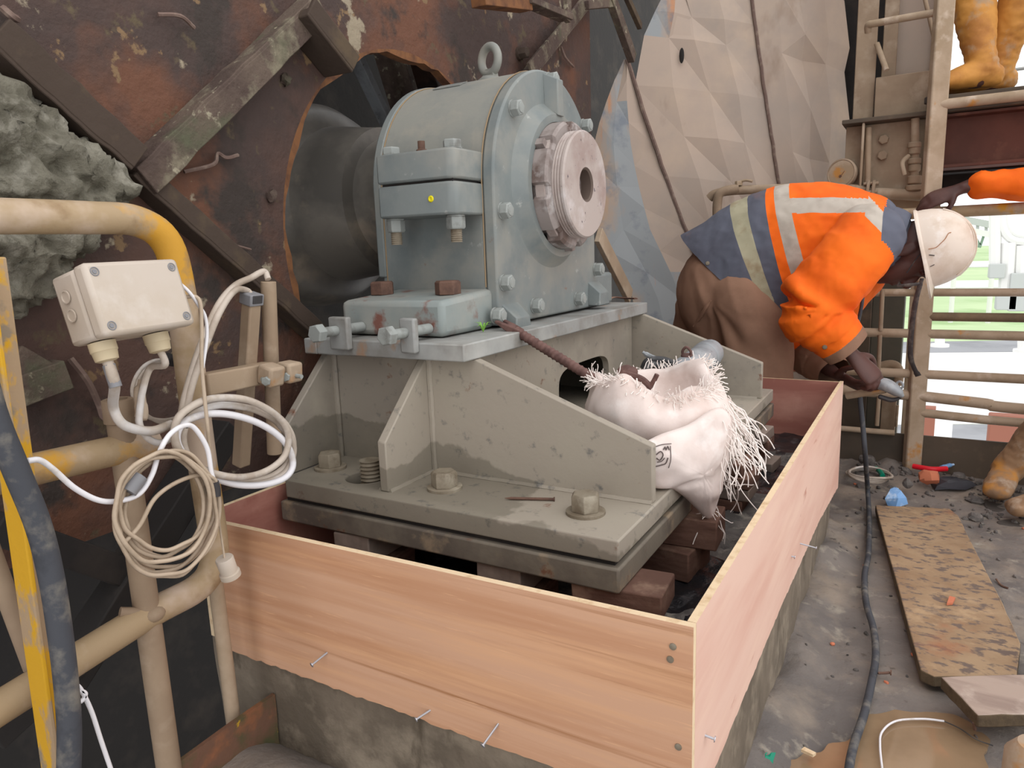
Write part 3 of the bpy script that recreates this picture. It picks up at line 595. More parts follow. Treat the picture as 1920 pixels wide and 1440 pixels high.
sp = thing('sole_plate', 'thick weathered steel sole plate below the pedestal, on wooden packers', 'plate', (-.75, 1.6, .47))
m = MB(); m.box((BX0 + .004, BY0 - .004, .470), (BX1 + .002, BY1 + .01, .512)); m.build('plate', M_sole, sp, bevel=.004)
m = MB(); m.box((BX0 + .014, BY0 + .008, .512), (BX1 - .009, BY1, .5215)); m.build('shim', M_black, sp)

# packers and wooden blocks, each a thing
def block(c, sx, sy, sz, rz, mtl, name, label, group=None):
    m = MB(); cz, sn = math.cos(rz), math.sin(rz); m.obox(V(c) + V((0, 0, sz / 2)), V((cz, sn, 0)) * sx / 2, V((-sn, cz, 0)) * sy / 2, (0, 0, sz / 2)); m.jitter(.003, 30)
    return props(m.build(name, mtl, bevel=.003), label, 'block', group)
for (x, y, lb) in ((-.945, 1.02, 'left'), (-.615, 1.03, 'right')):
    block((x, y, .345), .12, .14, .062, .05, M_wood, 'wood_block', 'brown wood block under the %s grey packer behind the front plywood' % lb)
    block((x, y, .407), .085, .115, .062, .08, M_woodtop, 'steel_packer', 'grey flat packer at the front of the sole plate, %s one of two' % lb)
for i, (y, h, nm) in enumerate(((1.03, 3, 'at the near corner'), (1.36, 2, 'under the hanging sack corner'), (1.76, 4, 'third from the near corner'), (2.1, 4, 'nearest the reddish back plywood'))):
    z = .345; tk = .125 / h
    for k in range(h):
        rnd = random.Random(i * 9 + k); sx = .12 + rnd.uniform(-.02, .03)
        if i == 1 and k == h - 1: sx = .19
        block((-.425 + rnd.uniform(-.012, .03), y + rnd.uniform(-.012, .012), z), sx, .10 + rnd.uniform(-.01, .02), tk - .001, rnd.uniform(-.12, .12), M_wood if (k + i) % 3 else M_woodtop, 'wood_block', 'brown wood block, %s of the packer stack %s' % (['bottom', 'second up', 'third up'][k] if k < h - 1 else 'topmost', nm))
        z += tk

# ================================================================== PLYWOOD FORMWORK
fw = thing('plywood_formwork', 'new plywood formwork box nailed round the plinth', 'formwork', (-.68, 1.6, .28))
def ply(name, P, off, mtl, edge=M_plye, ragged=True, label=None):
    """P: outer face loop bottom-left, bottom.., top; off: thickness"""
    m = MB(); off = V(off); nrm = off.normalized(); m.prism(P, off)
    for f in m.bm.faces:
        f.normal_update(); f.material_index = 0 if abs(f.normal.dot(nrm)) > .9 else 1
    o = m.build(name, [mtl, edge], fw); props(o, label); return o
def ragline(a, b, n, amt, seed):
    rnd = random.Random(seed); a, b = V(a), V(b); out = []
    for i in range(n + 1):
        p = a.lerp(b, i / n)
        if 0 < i < n: p.z += rnd.uniform(-amt, amt)
        out.append(p)
    return out
P = ragline((-1.105, .775, .283), (-.2135, .775, .288), 70, .0022, 3) + [V((-.2135, .775, .551)), V((-.65, .775, .545)), V((-1.105, .775, .538))]
pf = ply('front_panel', P, (0, .011, 0), M_plyf, label='tan orange front plywood panel with dark grain')
bot = ragline((-.2135, .786, .276), (-.2135, 1.4, .266), 50, .002, 4) + ragline((-.2135, 1.4, .266), (-.2135, 2.05, .228), 40, .002, 5)[1:] + ragline((-.2135, 2.05, .228), (-.2135, 2.565, .165), 30, .002, 6)[1:]
pr_ = ply('side_panel', bot + [V((-.2135, 2.565, .537)), V((-.2135, 1.7, .546)), V((-.2135, .787, .551))], (-.011, 0, 0), M_plyr, label='pink side plywood panel receding toward the bent worker')
pb = ply('back_panel', [V((-1.13, 2.553, .29)), V((-.225, 2.553, .29)), V((-.225, 2.553, .535)), V((-1.13, 2.553, .535))], (0, .011, 0), M_plyb, label='reddish back plywood panel')
ply('left_panel', [V((-1.156, .787, .29)), V((-1.156, 2.553, .29)), V((-1.156, 2.553, .5)), V((-1.156, 1.2, .537)), V((-1.156, .787, .537))], (.011, 0, 0), M_plyb, label='reddish left plywood panel, mostly hidden')
def nail(parent, c, d, L, tip=0):
    c, d = V(c), V(d).normalized(); m = MB(); m.cyl(c - d * .01, c + d * L, .0017, seg=8); m.lathe([(0, .0042), (.0014, .0042)], c + d * L, d, 12); m.build('nail', M_nail, parent)
for (px, py), (dx, dz, L) in (((613, 1224), (-.25, -.3, .03)), ((806, 1332), (-.5, -.25, .024)), ((934, 1358), (-.2, -.45, .036))):
    nail(pf, at(px, py, Y=.775), (dx, -1, dz), L)
for px, py in ((1257, 1236), (1272, 1400), (1262, 1212), (408, 1164)):
    c = at(px, py, Y=.775); m = MB(); m.lathe([(0, .0045), (.0015, .0045), (.002, .003)], c, (0, -1, 0), 14); m.build('nail_head', M_bolttan, pf)
for (px, py), L in (((1322, 1379), .012), ((1500, 1019), .035), ((1484, 1043), .006)):
    nail(pr_, at(px, py, X=-.2135), (1, .15, -.2), L)
# ================================================================== LEFT RAILING, SENSOR BOX AND CABLES
XL = -1.0
rl = thing('left_railing', 'tan and worn yellow pipe railing loop at left beside the drum', 'railing', (XL, .6, .05))
zt_ = 1.065
top = [V((XL, .0, zt_)), V((XL, .3, zt_)), V((XL, .56, zt_ + .002)), V((XL, .645, zt_ - .002)), V((XL, .688, zt_ - .035)), V((XL, .70, zt_ - .11)), V((XL, .70, .9)), V((XL, .702, .70)), V((XL, .706, .56)), V((XL, .700, .505)), V((XL, .665, .478)), V((XL, .58, .473)), V((XL, .42, .452)), V((XL, .1, .41))]
def rail(name, pts, r_, mtl, parent, n=6, curve=True, seg=18):
    m = MB(); m.tube(pts, r_, seg, n, curve=curve); return m.build(name, mtl, parent, ang=60)
rail('loop_pipe', top, .0225, M_yelpipe, rl)
rail('middle_pipe', [V((XL, -.1, .752)), V((XL, .42, .742)), V((XL, .625, .736))], .0215, M_yelpipe, rl)
m = MB(); a_, b_ = at(226, 740, X=XL), at(312, 1450, X=XL); a_.y = b_.y = .578
m.lathe([(0, .0185), (.001, .021), (.034, .0215), (.035, .0185), (.7, .0185)], (XL, .578, .812), (0, 0, -1), 20, cap=False); m.lathe([(0, .0185), (.0, .014), (.03, .0135), (.031, .001)], (XL, .578, .812), (0, 0, -1), 20, cap=False); m.build('post', M_tan, rl, ang=50)
m = MB(); m.obox((XL - .005, .713, .36), (.014, .008, 0), (-.004, .008, 0), (0, 0, .4)); pass
rail('thin_post', [at(392, 1000, X=-1.03), at(447, 1420, X=-1.03)], .0125, M_tanpipe, rl, curve=False)
m = MB(); a_, b_ = at(-8, 610, X=-.93), at(112, 1460, X=-.93); y_ = .405
ap, aq = at(-22, 600, X=-.93), at(100, 1470, X=-.93); m.beam(ap + (ap - aq) * .12, aq, .006, .042, V((1, 0, 0))); dq = V((-.018, .019, 0)); m.beam(ap + (ap - aq) * .12 + dq, aq + dq, .032, .006, V((1, 0, 0))); m.build('angle_post', M_yelbar, rl, bevel=.002)
rail('brace_pipe', [at(-30, 1000, X=-1.02), at(62, 1250, X=-1.02)], .012, M_tan, rl, curve=False)
m = MB(); p = at(290, 1152, X=-.985); m.tube([p + V((.0, .005, 0)), p + V((-.02, -.04, .018))], .008, 10, curve=False); m.ellipsoid(p, (.012, 0, 0), (0, .018, 0), (0, 0, .012), 12, 8); m.build('hook_stub', M_tan, rl, ang=60)
# square bar stub and clamped sensor tubes
m = MB(); a_, b_ = at(378, 722, X=-.985), at(505, 697, Y=.86); m.beam(a_, b_, .03, .036); m.jitter(.001, 60); m.build('sensor_arm', M_tan, rl, bevel=.003)
m = MB(); p = at(360, 600, X=-1.01); m.obox(V((-1.012, .715, .83)), (.006, .004, 0), (-.006, .016, 0), (0, 0, .16)); m.build('flat_bar', M_tan, rl, bevel=.002)
def sensor(name, lbl, top_px, mid_px, bot_px, y, square):
    t_ = thing(name, lbl, 'sensor', at(*mid_px, Y=y)); a_, c_, b_ = at(*top_px, Y=y), at(*mid_px, Y=y), at(*bot_px, Y=y)
    m = MB()
    if square: m.beam(a_, b_, .024, .024)
    else: m.cyl(a_, b_, .0135, seg=18)
    m.build('tube', M_tan, t_, bevel=.003 if square else .001)
    d = (a_ - b_).normalized(); m = MB()
    u, v_, _ = frame(d); m.obox(c_ + d * .005, u * .017, v_ * .017, d * .018); m.build('clamp', M_tan, t_, bevel=.005)
    m = MB(); f = -RZ; f = (f - d * f.dot(d)).normalized(); m.hexhead(c_ + f * .018, f, .014, .007); m.cyl(c_ - u * .02, c_ + u * .03, .004, seg=8); m.build('clamp_bolt', M_boltgrey, t_)
    return t_, a_, d
s1, a1, d1 = sensor('sensor_tube', 'square tan sensor tube with a black end cap, clamped to the railing arm', (472, 556), (508, 708), (452, 872), .83, True)
m = MB(); u, v_, _ = frame(d1); m.obox(a1 - d1 * .004, u * .0145, v_ * .0145, d1 * .010); m.build('end_cap', M_tapegrey, s1, bevel=.002)
m = MB(); m.obox(a1 - d1 * .002 - v_ * .0004, u * .010, v_ * .0155, d1 * .007); m.build('label_plate', M_tape, s1, bevel=.001)
s2, a2, d2 = sensor('sensor_tube', 'round tan sensor tube behind the square one with the black cap', (503, 528), (543, 702), (515, 850), .875, False)
# junction box
jb = thing('junction_box', 'cream plastic junction box with corner screws fixed to the left railing', 'junction box', at(250, 560, D=.95))
TL, TR, BL, BR = at(163, 492, D=.865), at(343, 484, D=.985), at(188, 632, D=.858), at(357, 607, D=.978)
ex = ((TR - TL) + (BR - BL)).normalized(); ez = ((TL - BL) + (TR - BR)); ez = (ez - ex * ez.dot(ex)).normalized(); ey = ez.cross(ex)   # ey points away from the lens
wx, hz = ((TR - TL).length + (BR - BL).length) / 4, ((TL - BL).length + (TR - BR).length) / 4; fc = (TL + TR + BL + BR) / 4
if ey.dot(RZ) < 0: ey = -ey
m = MB(); m.obox(fc + ey * .012, ex * wx, ey * .012, ez * hz); m.build('lid', M_box, jb, bevel=.006)
m = MB(); m.obox(fc + ey * .049, ex * (wx - .0015), ey * .0245, ez * (hz - .0015)); body_box = m.build('body', M_box, jb, bevel=.006)
for sx in (-1, 1):
    for sz in (-1, 1):
        c = fc + ex * sx * (wx - .0125) + ez * sz * (hz - .0125); m = MB(); m.torus(c - ey * .0004, ey, .0052, .0008, 20, 8); m.lathe([(0, .0035), (.001, .003)], c, -ey, 12); m.build('screw', M_tapegrey, jb)
for k in (-1, 1):
    c = fc - ex * wx + ey * .05 + ez * (.012 * k + .004); m = MB(); m.lathe([(0, .0085), (.0015, .0085), (.0016, .007), (-.002, .006)], c, -ex, 18); m.build('knockout', M_box, body_box, ang=30)
gl = []
for k in (-.66, .5):
    c = fc + ex * wx * k + ey * .045 - ez * hz; m = MB(); m.lathe([(0, .0165), (.012, .0165), (.013, .0155), (.024, .014), (.026, .009)], c, -ez, 24); m.build('cable_gland', M_gland, jb, ang=40); gl.append(c - ez * .024)
for k in (-.25, .3):
    c = fc + ex * wx + ey * .05 + ez * hz * k; m = MB(); m.lathe([(0, .009), (.009, .008), (.010, .005)], c, ex, 16); m.build('side_plug', M_gland, jb, ang=40)
# cables
def cable(name, lbl, pts, r_, mtl, group=None, n=7, seg=9, cat='cable'):
    m = MB(); m.tube(pts, r_, seg, n); return props(m.build(name, mtl, ang=80), lbl, cat, group)
def cxx(pts, x): return [at(px, py, X=x) for px, py in pts]
c1 = cable('power_cable', 'thick grey cable hanging from the left gland of the cream box', [gl[0], gl[0] - ez * .03] + cxx([(212, 760), (225, 790), (247, 803), (285, 808), (322, 795)], -.945), .0068, M_cable)
m = MB(); p = [gl[0] - ez * .006, gl[0] - ez * .02, gl[0] - ez * .036]; m.tube(p, .0078, 12, 4); m.build('tape_sleeve', M_tapegrey, c1)
cable('power_cable', 'thinner grey cable hanging from the right gland of the cream box', [gl[1], gl[1] - ez * .02] + cxx([(282, 690), (268, 730), (262, 770), (262, 797), (278, 822), (302, 830), (328, 818)], -.95), .005, M_cable)
cable('tape_wrap', 'beige tape wrapped bundle hanging behind the right gland cable', cxx([(266, 712), (262, 740), (266, 775), (259, 795)], -.965), [.005, .008, .009, .004], M_cabtan, cat='wrap')
# two cables from the sensors
cable('sensor_cable', 'white grey cable rising to the round rear sensor tube', [a2 + d2 * .004, a2 + d2 * .014 + V((-.01, 0, .004))] + [at(470, 521, Y=.84), at(440, 536, Y=.80), at(408, 575, X=-.97), at(372, 660, X=-.95), at(348, 740, X=-.94), at(338, 790, X=-.94)], .0056, M_cable)
cable('sensor_cable', 'white grey cable bending into the cap of the square sensor tube', [a1 - d1 * .002, a1 + d1 * .010 + V((-.012, 0, 0))] + [at(440, 545, Y=.79), at(412, 585, X=-.96), at(385, 650, X=-.945), at(358, 730, X=-.935), at(346, 795, X=-.935)], .0054, M_cable)
# thick coil: loops in a tilted plane hanging from the tie
def ell(cx, cy, a_, b_, tilt, n=18, ph=0, x=-.93, dx=.0, wob=0, seed=0):
    rnd = random.Random(seed); out = []
    for i in range(n):
        t = 2 * PI * i / n + ph; u, v_ = a_ * math.cos(t), b_ * math.sin(t); w_ = 1 + wob * rnd.uniform(-1, 1)
        out.append(at(cx + (u * math.cos(tilt) - v_ * math.sin(tilt)) * w_, cy + (u * math.sin(tilt) + v_ * math.cos(tilt)) * w_, X=x + dx * math.cos(t)))
    return out
kc = thing('cable_coil', 'large coil of thick grey cable hung on the left railing, right of the post', 'cable coil', at(445, 830, X=-.93))
for k, (cx, cy, a_, b_, tl) in enumerate(((438, 826, 112, 78, .18), (446, 834, 106, 72, .25), (440, 843, 112, 62, .3), (434, 820, 108, 74, .12))):
    m = MB(); m.tube(ell(cx, cy, a_, b_, tl, x=-.93 + .008 * k, dx=.0, wob=.012, seed=k), .0056, 9, 5, closed=True); m.build('loop', M_cable if k != 2 else M_cabwhite, kc, ang=80)
m = MB(); m.torus(at(343, 795, X=-.93), at(352, 805, X=-.93) - at(330, 787, X=-.93), .012, .003, 20, 8); m.build('cable_tie', M_tape, kc)
kc = thing('cable_coil', 'coil of thin tan cable hanging below the thick coil at the left railing', 'cable coil', at(310, 960, X=-.9))
for k, (cx, cy, a_, b_, tl) in enumerate(((312, 957, 90, 108, .15), (306, 962, 84, 112, .10), (318, 950, 82, 98, .25), (300, 948, 80, 96, .05), (316, 965, 92, 118, .2), (308, 940, 86, 90, .1), (311, 968, 95, 112, .12), (304, 952, 88, 104, .18))):
    m = MB(); m.tube(ell(cx, cy, a_, b_, tl, x=-.90 + .004 * k, wob=.03, seed=k + 20), .0031, 7, 5, closed=True); m.build('loop', M_cabtan, kc, ang=80)
m = MB(); m.tube(cxx([(240, 922), (252, 905), (262, 892)], -.885), .011, 12, 4); m.build('tape', M_tapegrey, kc)
m = MB(); m.tube(cxx([(398, 905), (402, 918), (402, 930)], -.885), .009, 12, 4); m.build('tape', M_tape, kc)
kc = thing('cable_coil', 'small cable coil in the shade behind the cream junction box', 'cable coil', at(300, 730, X=-1.06))
for k in range(3):
    m = MB(); m.tube(ell(306 + 3 * k, 732 + 2 * k, 58 - 3 * k, 56, .3, x=-1.06, wob=.02, seed=k + 50), .0032, 7, 4, closed=True); m.build('loop', M_cable, kc, ang=80)
m = MB(); m.tube(cxx([(312, 672), (325, 676), (338, 672)], -1.055), .010, 12, 4); m.build('tape', M_tape, kc)
cable('white_lead', 'clean white lead drooping from the middle rail over the thin tan coil', cxx([(52, 864), (75, 863), (100, 880), (140, 915), (185, 938), (225, 939), (262, 925), (285, 890), (298, 850), (318, 815), (345, 798), (365, 803), (388, 840), (396, 885), (402, 905)], -.885), .0036, M_cabwhite)
cable('thin_lead', 'thin tan lead from the cream box side down to the thin coil', [fc + ex * wx + ey * .04 + ez * .03, fc + ex * (wx + .012) + ey * .03] + cxx([(372, 560), (378, 610), (378, 680), (384, 750), (392, 830), (397, 905)], -.9), .0028, M_cabtan)
cable('thin_lead', 'thin white lead curving out of the upper right side of the cream box', [fc + ex * wx + ey * .04 + ez * .045, fc + ex * (wx + .010) + ey * .035 + ez * .03] + cxx([(352, 545), (374, 575), (385, 595), (388, 630), (380, 690)], -.905), .0026, M_cabwhite)
cable('thin_lead', 'thin tan lead dropping behind the cream box', [at(333, 600, X=-1.0), at(334, 640, X=-1.04), at(322, 668, X=-1.06)], .003, M_cabtan)
cable('thin_lead', 'loose tan strand sweeping through the thin coil', cxx([(232, 1018), (262, 985), (290, 935), (330, 905), (375, 890), (400, 897), (408, 912)], -.882), .003, M_cabtan)
# lamp holder plug hanging
cn = thing('cable_plug', 'small pale plug hanging on a thin wire before the plywood', 'plug', at(428, 1065, X=-.9))
c0 = at(420, 1046, X=-.9); ax_ = (at(436, 1088, X=-.9) - c0).normalized()
m = MB(); m.lathe([(0, .0125), (.002, .0135), (.026, .0130), (.027, .0155), (.035, .0155), (.037, .012)], c0, ax_, 24); m.build('body', M_box, cn, ang=40)
m = MB(); m.tube([at(405, 925, X=-.9), at(412, 985, X=-.9), c0 + ax_ * .004], .0016, 6, 5); m.build('wire', M_cabtan, cn)
# black hose in front
cable('black_hose', 'dusty black hose running down beside the flaking yellow post', cxx([(-60, 600), (-14, 770), (30, 880), (72, 985), (96, 1080), (112, 1180), (124, 1280), (130, 1370), (128, 1480)], -.86), .0135, M_hose, cat='hose', seg=14)
cable('white_lead', 'thin white cord with a knot beside the lower black hose', cxx([(90, 1130), (108, 1210), (120, 1262), (138, 1290), (160, 1300), (150, 1316), (134, 1306), (146, 1286), (170, 1330), (190, 1390), (214, 1460)], -.875), .0028, M_cabwhite)

# ================================================================== GUARD SHEET BEHIND THE WORKER
gd = thing('guard_sheet', 'dusty pink beige faceted sheet metal guard behind the bent worker', 'guard', (-.9, 3.5, .3))
def gy(px, py): return 3.34 + max(0, (px - 1120)) / 480 * .62
def G(px, py, b=0): p = at(px, py, Y=gy(px, py)); return p + V((.45, -.89, .05)) * b
L_ = [(1275, -60), (1238, 0), (1205, 72), (1172, 112), (1138, 190), (1118, 260), (1114, 330), (1120, 430), (1160, 498), (1185, 540), (1196, 600)]
def seam1(y): return 1175 + (y - 110) * .30 + max(0, y - 110) ** 2 * .00013 if y > 110 else 1175 + (y - 110) * .5
def seam2(y): return 1404 + (y + 60) * .135 + .00003 * (y + 60) ** 2
def edge(y):
    for (xa, ya), (xb, yb) in zip(L_[:-1], L_[1:]):
        if ya <= y <= yb: return xa + (xb - xa) * (y - ya) / (yb - ya)
    return L_[-1][0]
rng_ = random.Random(4)
def solid_grid(m, grid, mfun=None):
    """thin folded sheet: a grid of facets with a back skin"""
    n = len(grid[0]); F = [[m.bm.verts.new(p) for p in r_] for r_ in grid]; K = [[m.bm.verts.new(p + V((-.25, .97, 0)) * .006) for p in r_] for r_ in grid]
    for j in range(len(grid) - 1):
        for i in range(n - 1):
            m.mi = mfun(i, j) if mfun else 0; q = [F[j][i], F[j][i + 1], F[j + 1][i + 1], F[j + 1][i]]
            if (i + j) % 2: m.face([q[0], q[1], q[2]]); m.face([q[0], q[2], q[3]])
            else: m.face([q[0], q[1], q[3]]); m.face([q[1], q[2], q[3]])
            m.face([K[j][i], K[j + 1][i], K[j + 1][i + 1], K[j][i + 1]])
    J = len(grid) - 1
    for i in range(n - 1): m.face([F[0][i], K[0][i], K[0][i + 1], F[0][i + 1]]); m.face([F[J][i], F[J][i + 1], K[J][i + 1], K[J][i]])
    for j in range(J): m.face([F[j][0], F[j + 1][0], K[j + 1][0], K[j][0]]); m.face([F[j][n - 1], K[j][n - 1], K[j + 1][n - 1], F[j + 1][n - 1]])
# left panel: between the torn rim and the first seam, bare and blue grey along the rim
ys = [112, 150, 190, 230, 270, 310, 350, 390, 430, 470, 510, 560, 610, 680]
grid = []
for y in ys:
    a_, b_ = edge(min(y, 600)), seam1(y); grid.append([G(a_ + (b_ - a_) * t + (rng_.uniform(-4, 4) if k == 0 else 0), y, .012 * math.sin(k * 2.1 + y * .02)) for k, t in enumerate((0, .3, .6, 1))])
m = MB(); solid_grid(m, grid, lambda i, j: 1 if (i < 2 and j > 1) or (i < 1) or (j > 9 and i < 3) else 0); m.build('panel', [M_guard, M_guardblue], gd, ang=4)
# middle panel with folded diamonds
rows = [-70, 20, 66, 160, 250, 330, 420, 520, 640, 760]
def mid_x(y, k): return 1300 + (y - 65) * .24 + 8 * k
grid = []
for j, y in enumerate(rows):
    a_ = max(edge(max(y, -60)), seam1(y)) if y > 100 else edge(max(y, -60)); b_ = seam2(y); mm = mid_x(y, j % 2); sk = .10
    bb = .024 if j % 2 == 0 else -.003
    grid.append([G(a_, y + (0), 0), G((a_ + mm) / 2, y + sk * 60, .02 if j % 2 else .006), G(mm, y + sk * 120, bb), G((mm + b_) / 2, y + sk * 190, .02 if j % 2 else .004), G(b_, y + sk * 260, 0)])
m = MB(); solid_grid(m, grid, lambda i, j: 1 if (i < 1 and j < 2) else 0); m.build('panel', [M_guard, M_guardblue], gd, ang=1)
grid = []
for j, y in enumerate(rows):
    a_ = seam2(y); b_ = 1592 + (6 if j % 2 else -4); mm = (a_ + b_) / 2; bb = .026 if j % 2 else -.003
    grid.append([G(a_, y + 26, 0), G((a_ + mm) / 2, y + 36, .02), G(mm, y + 48, bb), G((mm + b_) / 2, y + 56, .012), G(b_, y + 66, -.03)])
m = MB(); solid_grid(m, grid); m.build('panel', M_guard, gd, ang=1)
for f, ya, yb, r_ in ((seam1, 112, 520, .010), (seam2, -60, 420, .008)):
    m = MB(); pts = [G(f(y) + rng_.uniform(-.8, .8), y + (26 if f is seam2 else 0), .008) for y in range(ya, yb, 18)]; m.tube(pts, r_, 6, 2); m.build('seam', M_seam, gd)
m = MB(); p = G(1276, 108, .03); m.ellipsoid(p, (.012, 0, 0), (0, .004, 0), (0, 0, .035), 10, 8); m.build('slit', M_black, gd)
# black plate filling the gap between guard and frame
m = MB(); m.prism([(-.75, 4.12, -1), (-.10, 4.10, -1), (-.10, 4.10, 3.2), (-.75, 4.12, 3.2)], (0, .05, 0)); props(m.build('dark_gap_plate', M_black), 'black plate filling the gap right of the beige guard', 'plate')

# ================================================================== RIGHT FRAME, PLATFORM AND RAILING
fr = thing('steel_column', 'tall dusty tan steel column at upper right with bolted base bracket', 'column', (-.2, 3.6, 1.1))
def fbx(name, x0, x1, z0, z1, y0, y1, mtl=M_tan, bev=.003, parent=None):
    m = MB(); m.box((x0, y0, z0), (x1, y1, z1)); return m.build(name, mtl, parent or fr, bevel=bev)
fbx('flange', -.315, -.235, 1.5, 2.7, 3.56, 3.575)
fbx('web', -.28, -.27, 1.5, 2.7, 3.575, 3.72)
fbx('flange', -.215, -.16, 1.5, 2.7, 3.60, 3.615)
fbx('wall_sheet', -.17, -.03, 1.5, 2.7, 3.70, 3.71, M_guard)
fbx('edge_channel', -.03, .028, 1.5, 2.7, 3.66, 3.70, M_guard)
fbx('gusset_plate', -.23, -.035, 1.505, 1.672, 3.53, 3.545)
m = MB(); m.box((-.345, 3.45, 1.485), (-.005, 3.62, 1.503)); m.build('seat_plate', M_brown, fr, bevel=.003)
fbx('bracket_plate', -.335, -.03, 1.12, 1.485, 3.535, 3.55)
fbx('stiffener', -.268, -.258, 1.19, 1.485, 3.46, 3.535)
for px, py in ((1657, 262), (1655, 292)):
    c = at(px, py, Y=3.534); m = MB(); m.hexhead(c, (0, -1, 0), .036, .022); m.build('bolt', M_tan, fr, bevel=.002)
rail('handrail', [at(1628, 60, Y=3.46), at(1628, 47, Y=3.44), at(1640, 44, Y=3.43), at(1700, 33, Y=3.41), at(1752, 24, Y=3.39)], .014, M_tanpipe, fr, 4)
rail('handrail_stay', [at(1644, 82, Y=3.54), at(1662, 132, Y=3.5)], .011, M_tanpipe, fr, curve=False)
rail('diagonal_stay', [at(1730, -20, Y=3.5), at(1775, 170, Y=3.5)], .008, M_tan, fr, curve=False)

bm_ = thing('platform_beam', 'deep red brown oxide beam under the walkway at upper right', 'beam', (.5, 3.5, 1.28))
fbx('web', -.02, 1.5, 1.285, 1.475, 3.50, 3.512, M_redbeam, parent=bm_)
fbx('lower_flange', -.02, 1.5, 1.272, 1.285, 3.43, 3.58, M_redbeam, parent=bm_)
fbx('upper_flange', -.02, 1.5, 1.468, 1.48, 3.43, 3.58, M_redbeam, parent=bm_)
fbx('rear_web', -.02, 1.5, 1.185, 1.28, 3.70, 3.72, M_black, parent=bm_); fbx('shade_flange', -.02, 1.5, 1.262, 1.275, 3.57, 3.74, M_black, parent=bm_)  # black web and flange added for the shadow under the beam
pf_ = thing('walkway_platform', 'raised walkway platform with rusty edge, where the boots stand', 'platform', (.6, 3.9, 1.48))
fbx('deck', .005, 1.5, 1.483, 1.547, 3.40, 4.4, M_brown, parent=pf_)
rail('edge_pipe', [V((.0, 3.37, 1.508)), V((1.5, 3.37, 1.508))], .0195, M_tanpipe, pf_, curve=False)
for z_ in (1.62, 1.78):
    rail('far_rail', [V((.0, 4.36, z_)), V((1.5, 4.36, z_))], .008, M_far, pf_, curve=False)

rr = thing('right_railing', 'tan pipe guard railing with many horizontal rails at right', 'railing', (.02, 3.37, 0))
m = MB(); m.obox((.002, 3.37, .95), (.030, .012, 0), (-.008, .020, 0), (0, 0, .98)); m.build('post', M_tanpipe, rr, bevel=.006)
for i, (z_, r_, mt, zz) in enumerate(((1.096, .023, M_yelpipe, 0), (.777, .016, M_tanpipe, 0), (.678, .018, M_darkpipe, 0), (.607, .019, M_tanpipe, 0), (.437, .019, M_tanpipe, 0))):
    rail('rail', [V((-.62 if i in (0, 1, 3, 4) else .02, 3.375, z_ + .002)), V((1.4, 3.375, z_ - zz))], r_, mt, rr, curve=False, seg=14)
rail('bent_rail', [V((-.62, 3.372, .362)), V((-.05, 3.372, .347)), V((.1, 3.372, .34)), V((.25, 3.372, .33)), V((.38, 3.372, .318)), V((1.4, 3.372, .30))], .022, M_tanpipe, rr, 5, seg=14)
rail('rail', [V((-.0, 3.372, .275)), V((.2, 3.372, .266)), V((.38, 3.372, .262)), V((1.4, 3.372, .25))], .018, M_tanpipe, rr, 4, seg=14)
rail('rail', [V((-.62, 3.38, .175)), V((-.07, 3.38, .175))], .012, M_tanpipe, rr, curve=False)
for px, a_, b_ in ((1655, 542, 620), (1650, 628, 720), (1648, 742, 798)):
    rail('thin_upright', [at(px, a_, Y=3.36), at(px - 4, b_, Y=3.36)], .0085, M_tan, rr, curve=False, seg=10)
# dark cabinet and channels behind the railing
cb = thing('dark_cabinet', 'dark brown steel cabinet standing behind the railing below the worker', 'cabinet', (-.2, 3.75, .1))
fbx('side', -.335, -.20, -.2, 1.05, 3.62, 3.9, M_brown, parent=cb); fbx('front', -.20, -.07, -.2, 1.05, 3.66, 3.9, M_olive, parent=cb)
fbx('channel', -.135, -.075, -.1, .32, 3.58, 3.62, M_tan, parent=cb)
rail('pipe_loop', [at(1640, 690, Y=3.5), at(1668, 683, Y=3.5), at(1682, 688, Y=3.5), at(1686, 702, Y=3.5), at(1684, 722, Y=3.5)], .019, M_tanpipe, cb, 5)
rail('conduit', [at(1683, 760, Y=3.55), at(1680, 800, Y=3.55)], .006, M_tanpipe, cb, curve=False)
m = MB(); m.box((-.052, 3.7, -.3), (-.034, 3.72, 1.05)); props(m.build('light_gap_strip', M_tanpipe, bevel=.002), 'slim pale strip for the light gap just left of the main railing post', 'post')  # pale strip added for the bright gap of light beside the post

# water pipes, valve and gauge above the worker's back
wp = thing('water_pipe', 'dusty water pipe with flange and valve above the worker', 'pipe', (-.2, 3.48, 1.18))
rail('pipe', [at(1330, 372, Y=3.42), at(1345, 362, Y=3.42), at(1400, 356, Y=3.43), at(1560, 352, Y=3.46), at(1640, 360, Y=3.48)], .020, M_tan, wp, 4)
rail('elbow', [at(1385, 353, Y=3.42), at(1352, 361, Y=3.4), at(1345, 382, Y=3.4), at(1345, 420, Y=3.4)], .021, M_tan, wp, 5)
rail('pipe', [at(1640, 362, Y=3.48), at(1765, 368, Y=3.48)], .023, M_tan, wp, curve=False)
for px in (1628, 1638):
    c = at(px, 361, Y=3.48); m = MB(); m.lathe([(-.006, .052), (.006, .052)], c, (1, 0, -.03), 28); m.build('flange', M_tan, wp, bevel=.002)
for a in range(6):
    c = at(1633, 361, Y=3.48) + V((0, math.cos(a * PI / 3) * .042, math.sin(a * PI / 3) * .042)); m = MB(); m.cyl(c - V((.028, 0, 0)), c + V((.028, 0, 0)), .007, seg=8); m.build('flange_bolt', M_tan, wp)
rail('riser', [at(1714, 362, Y=3.48), at(1716, 222, Y=3.48)], .016, M_tan, wp, curve=False)
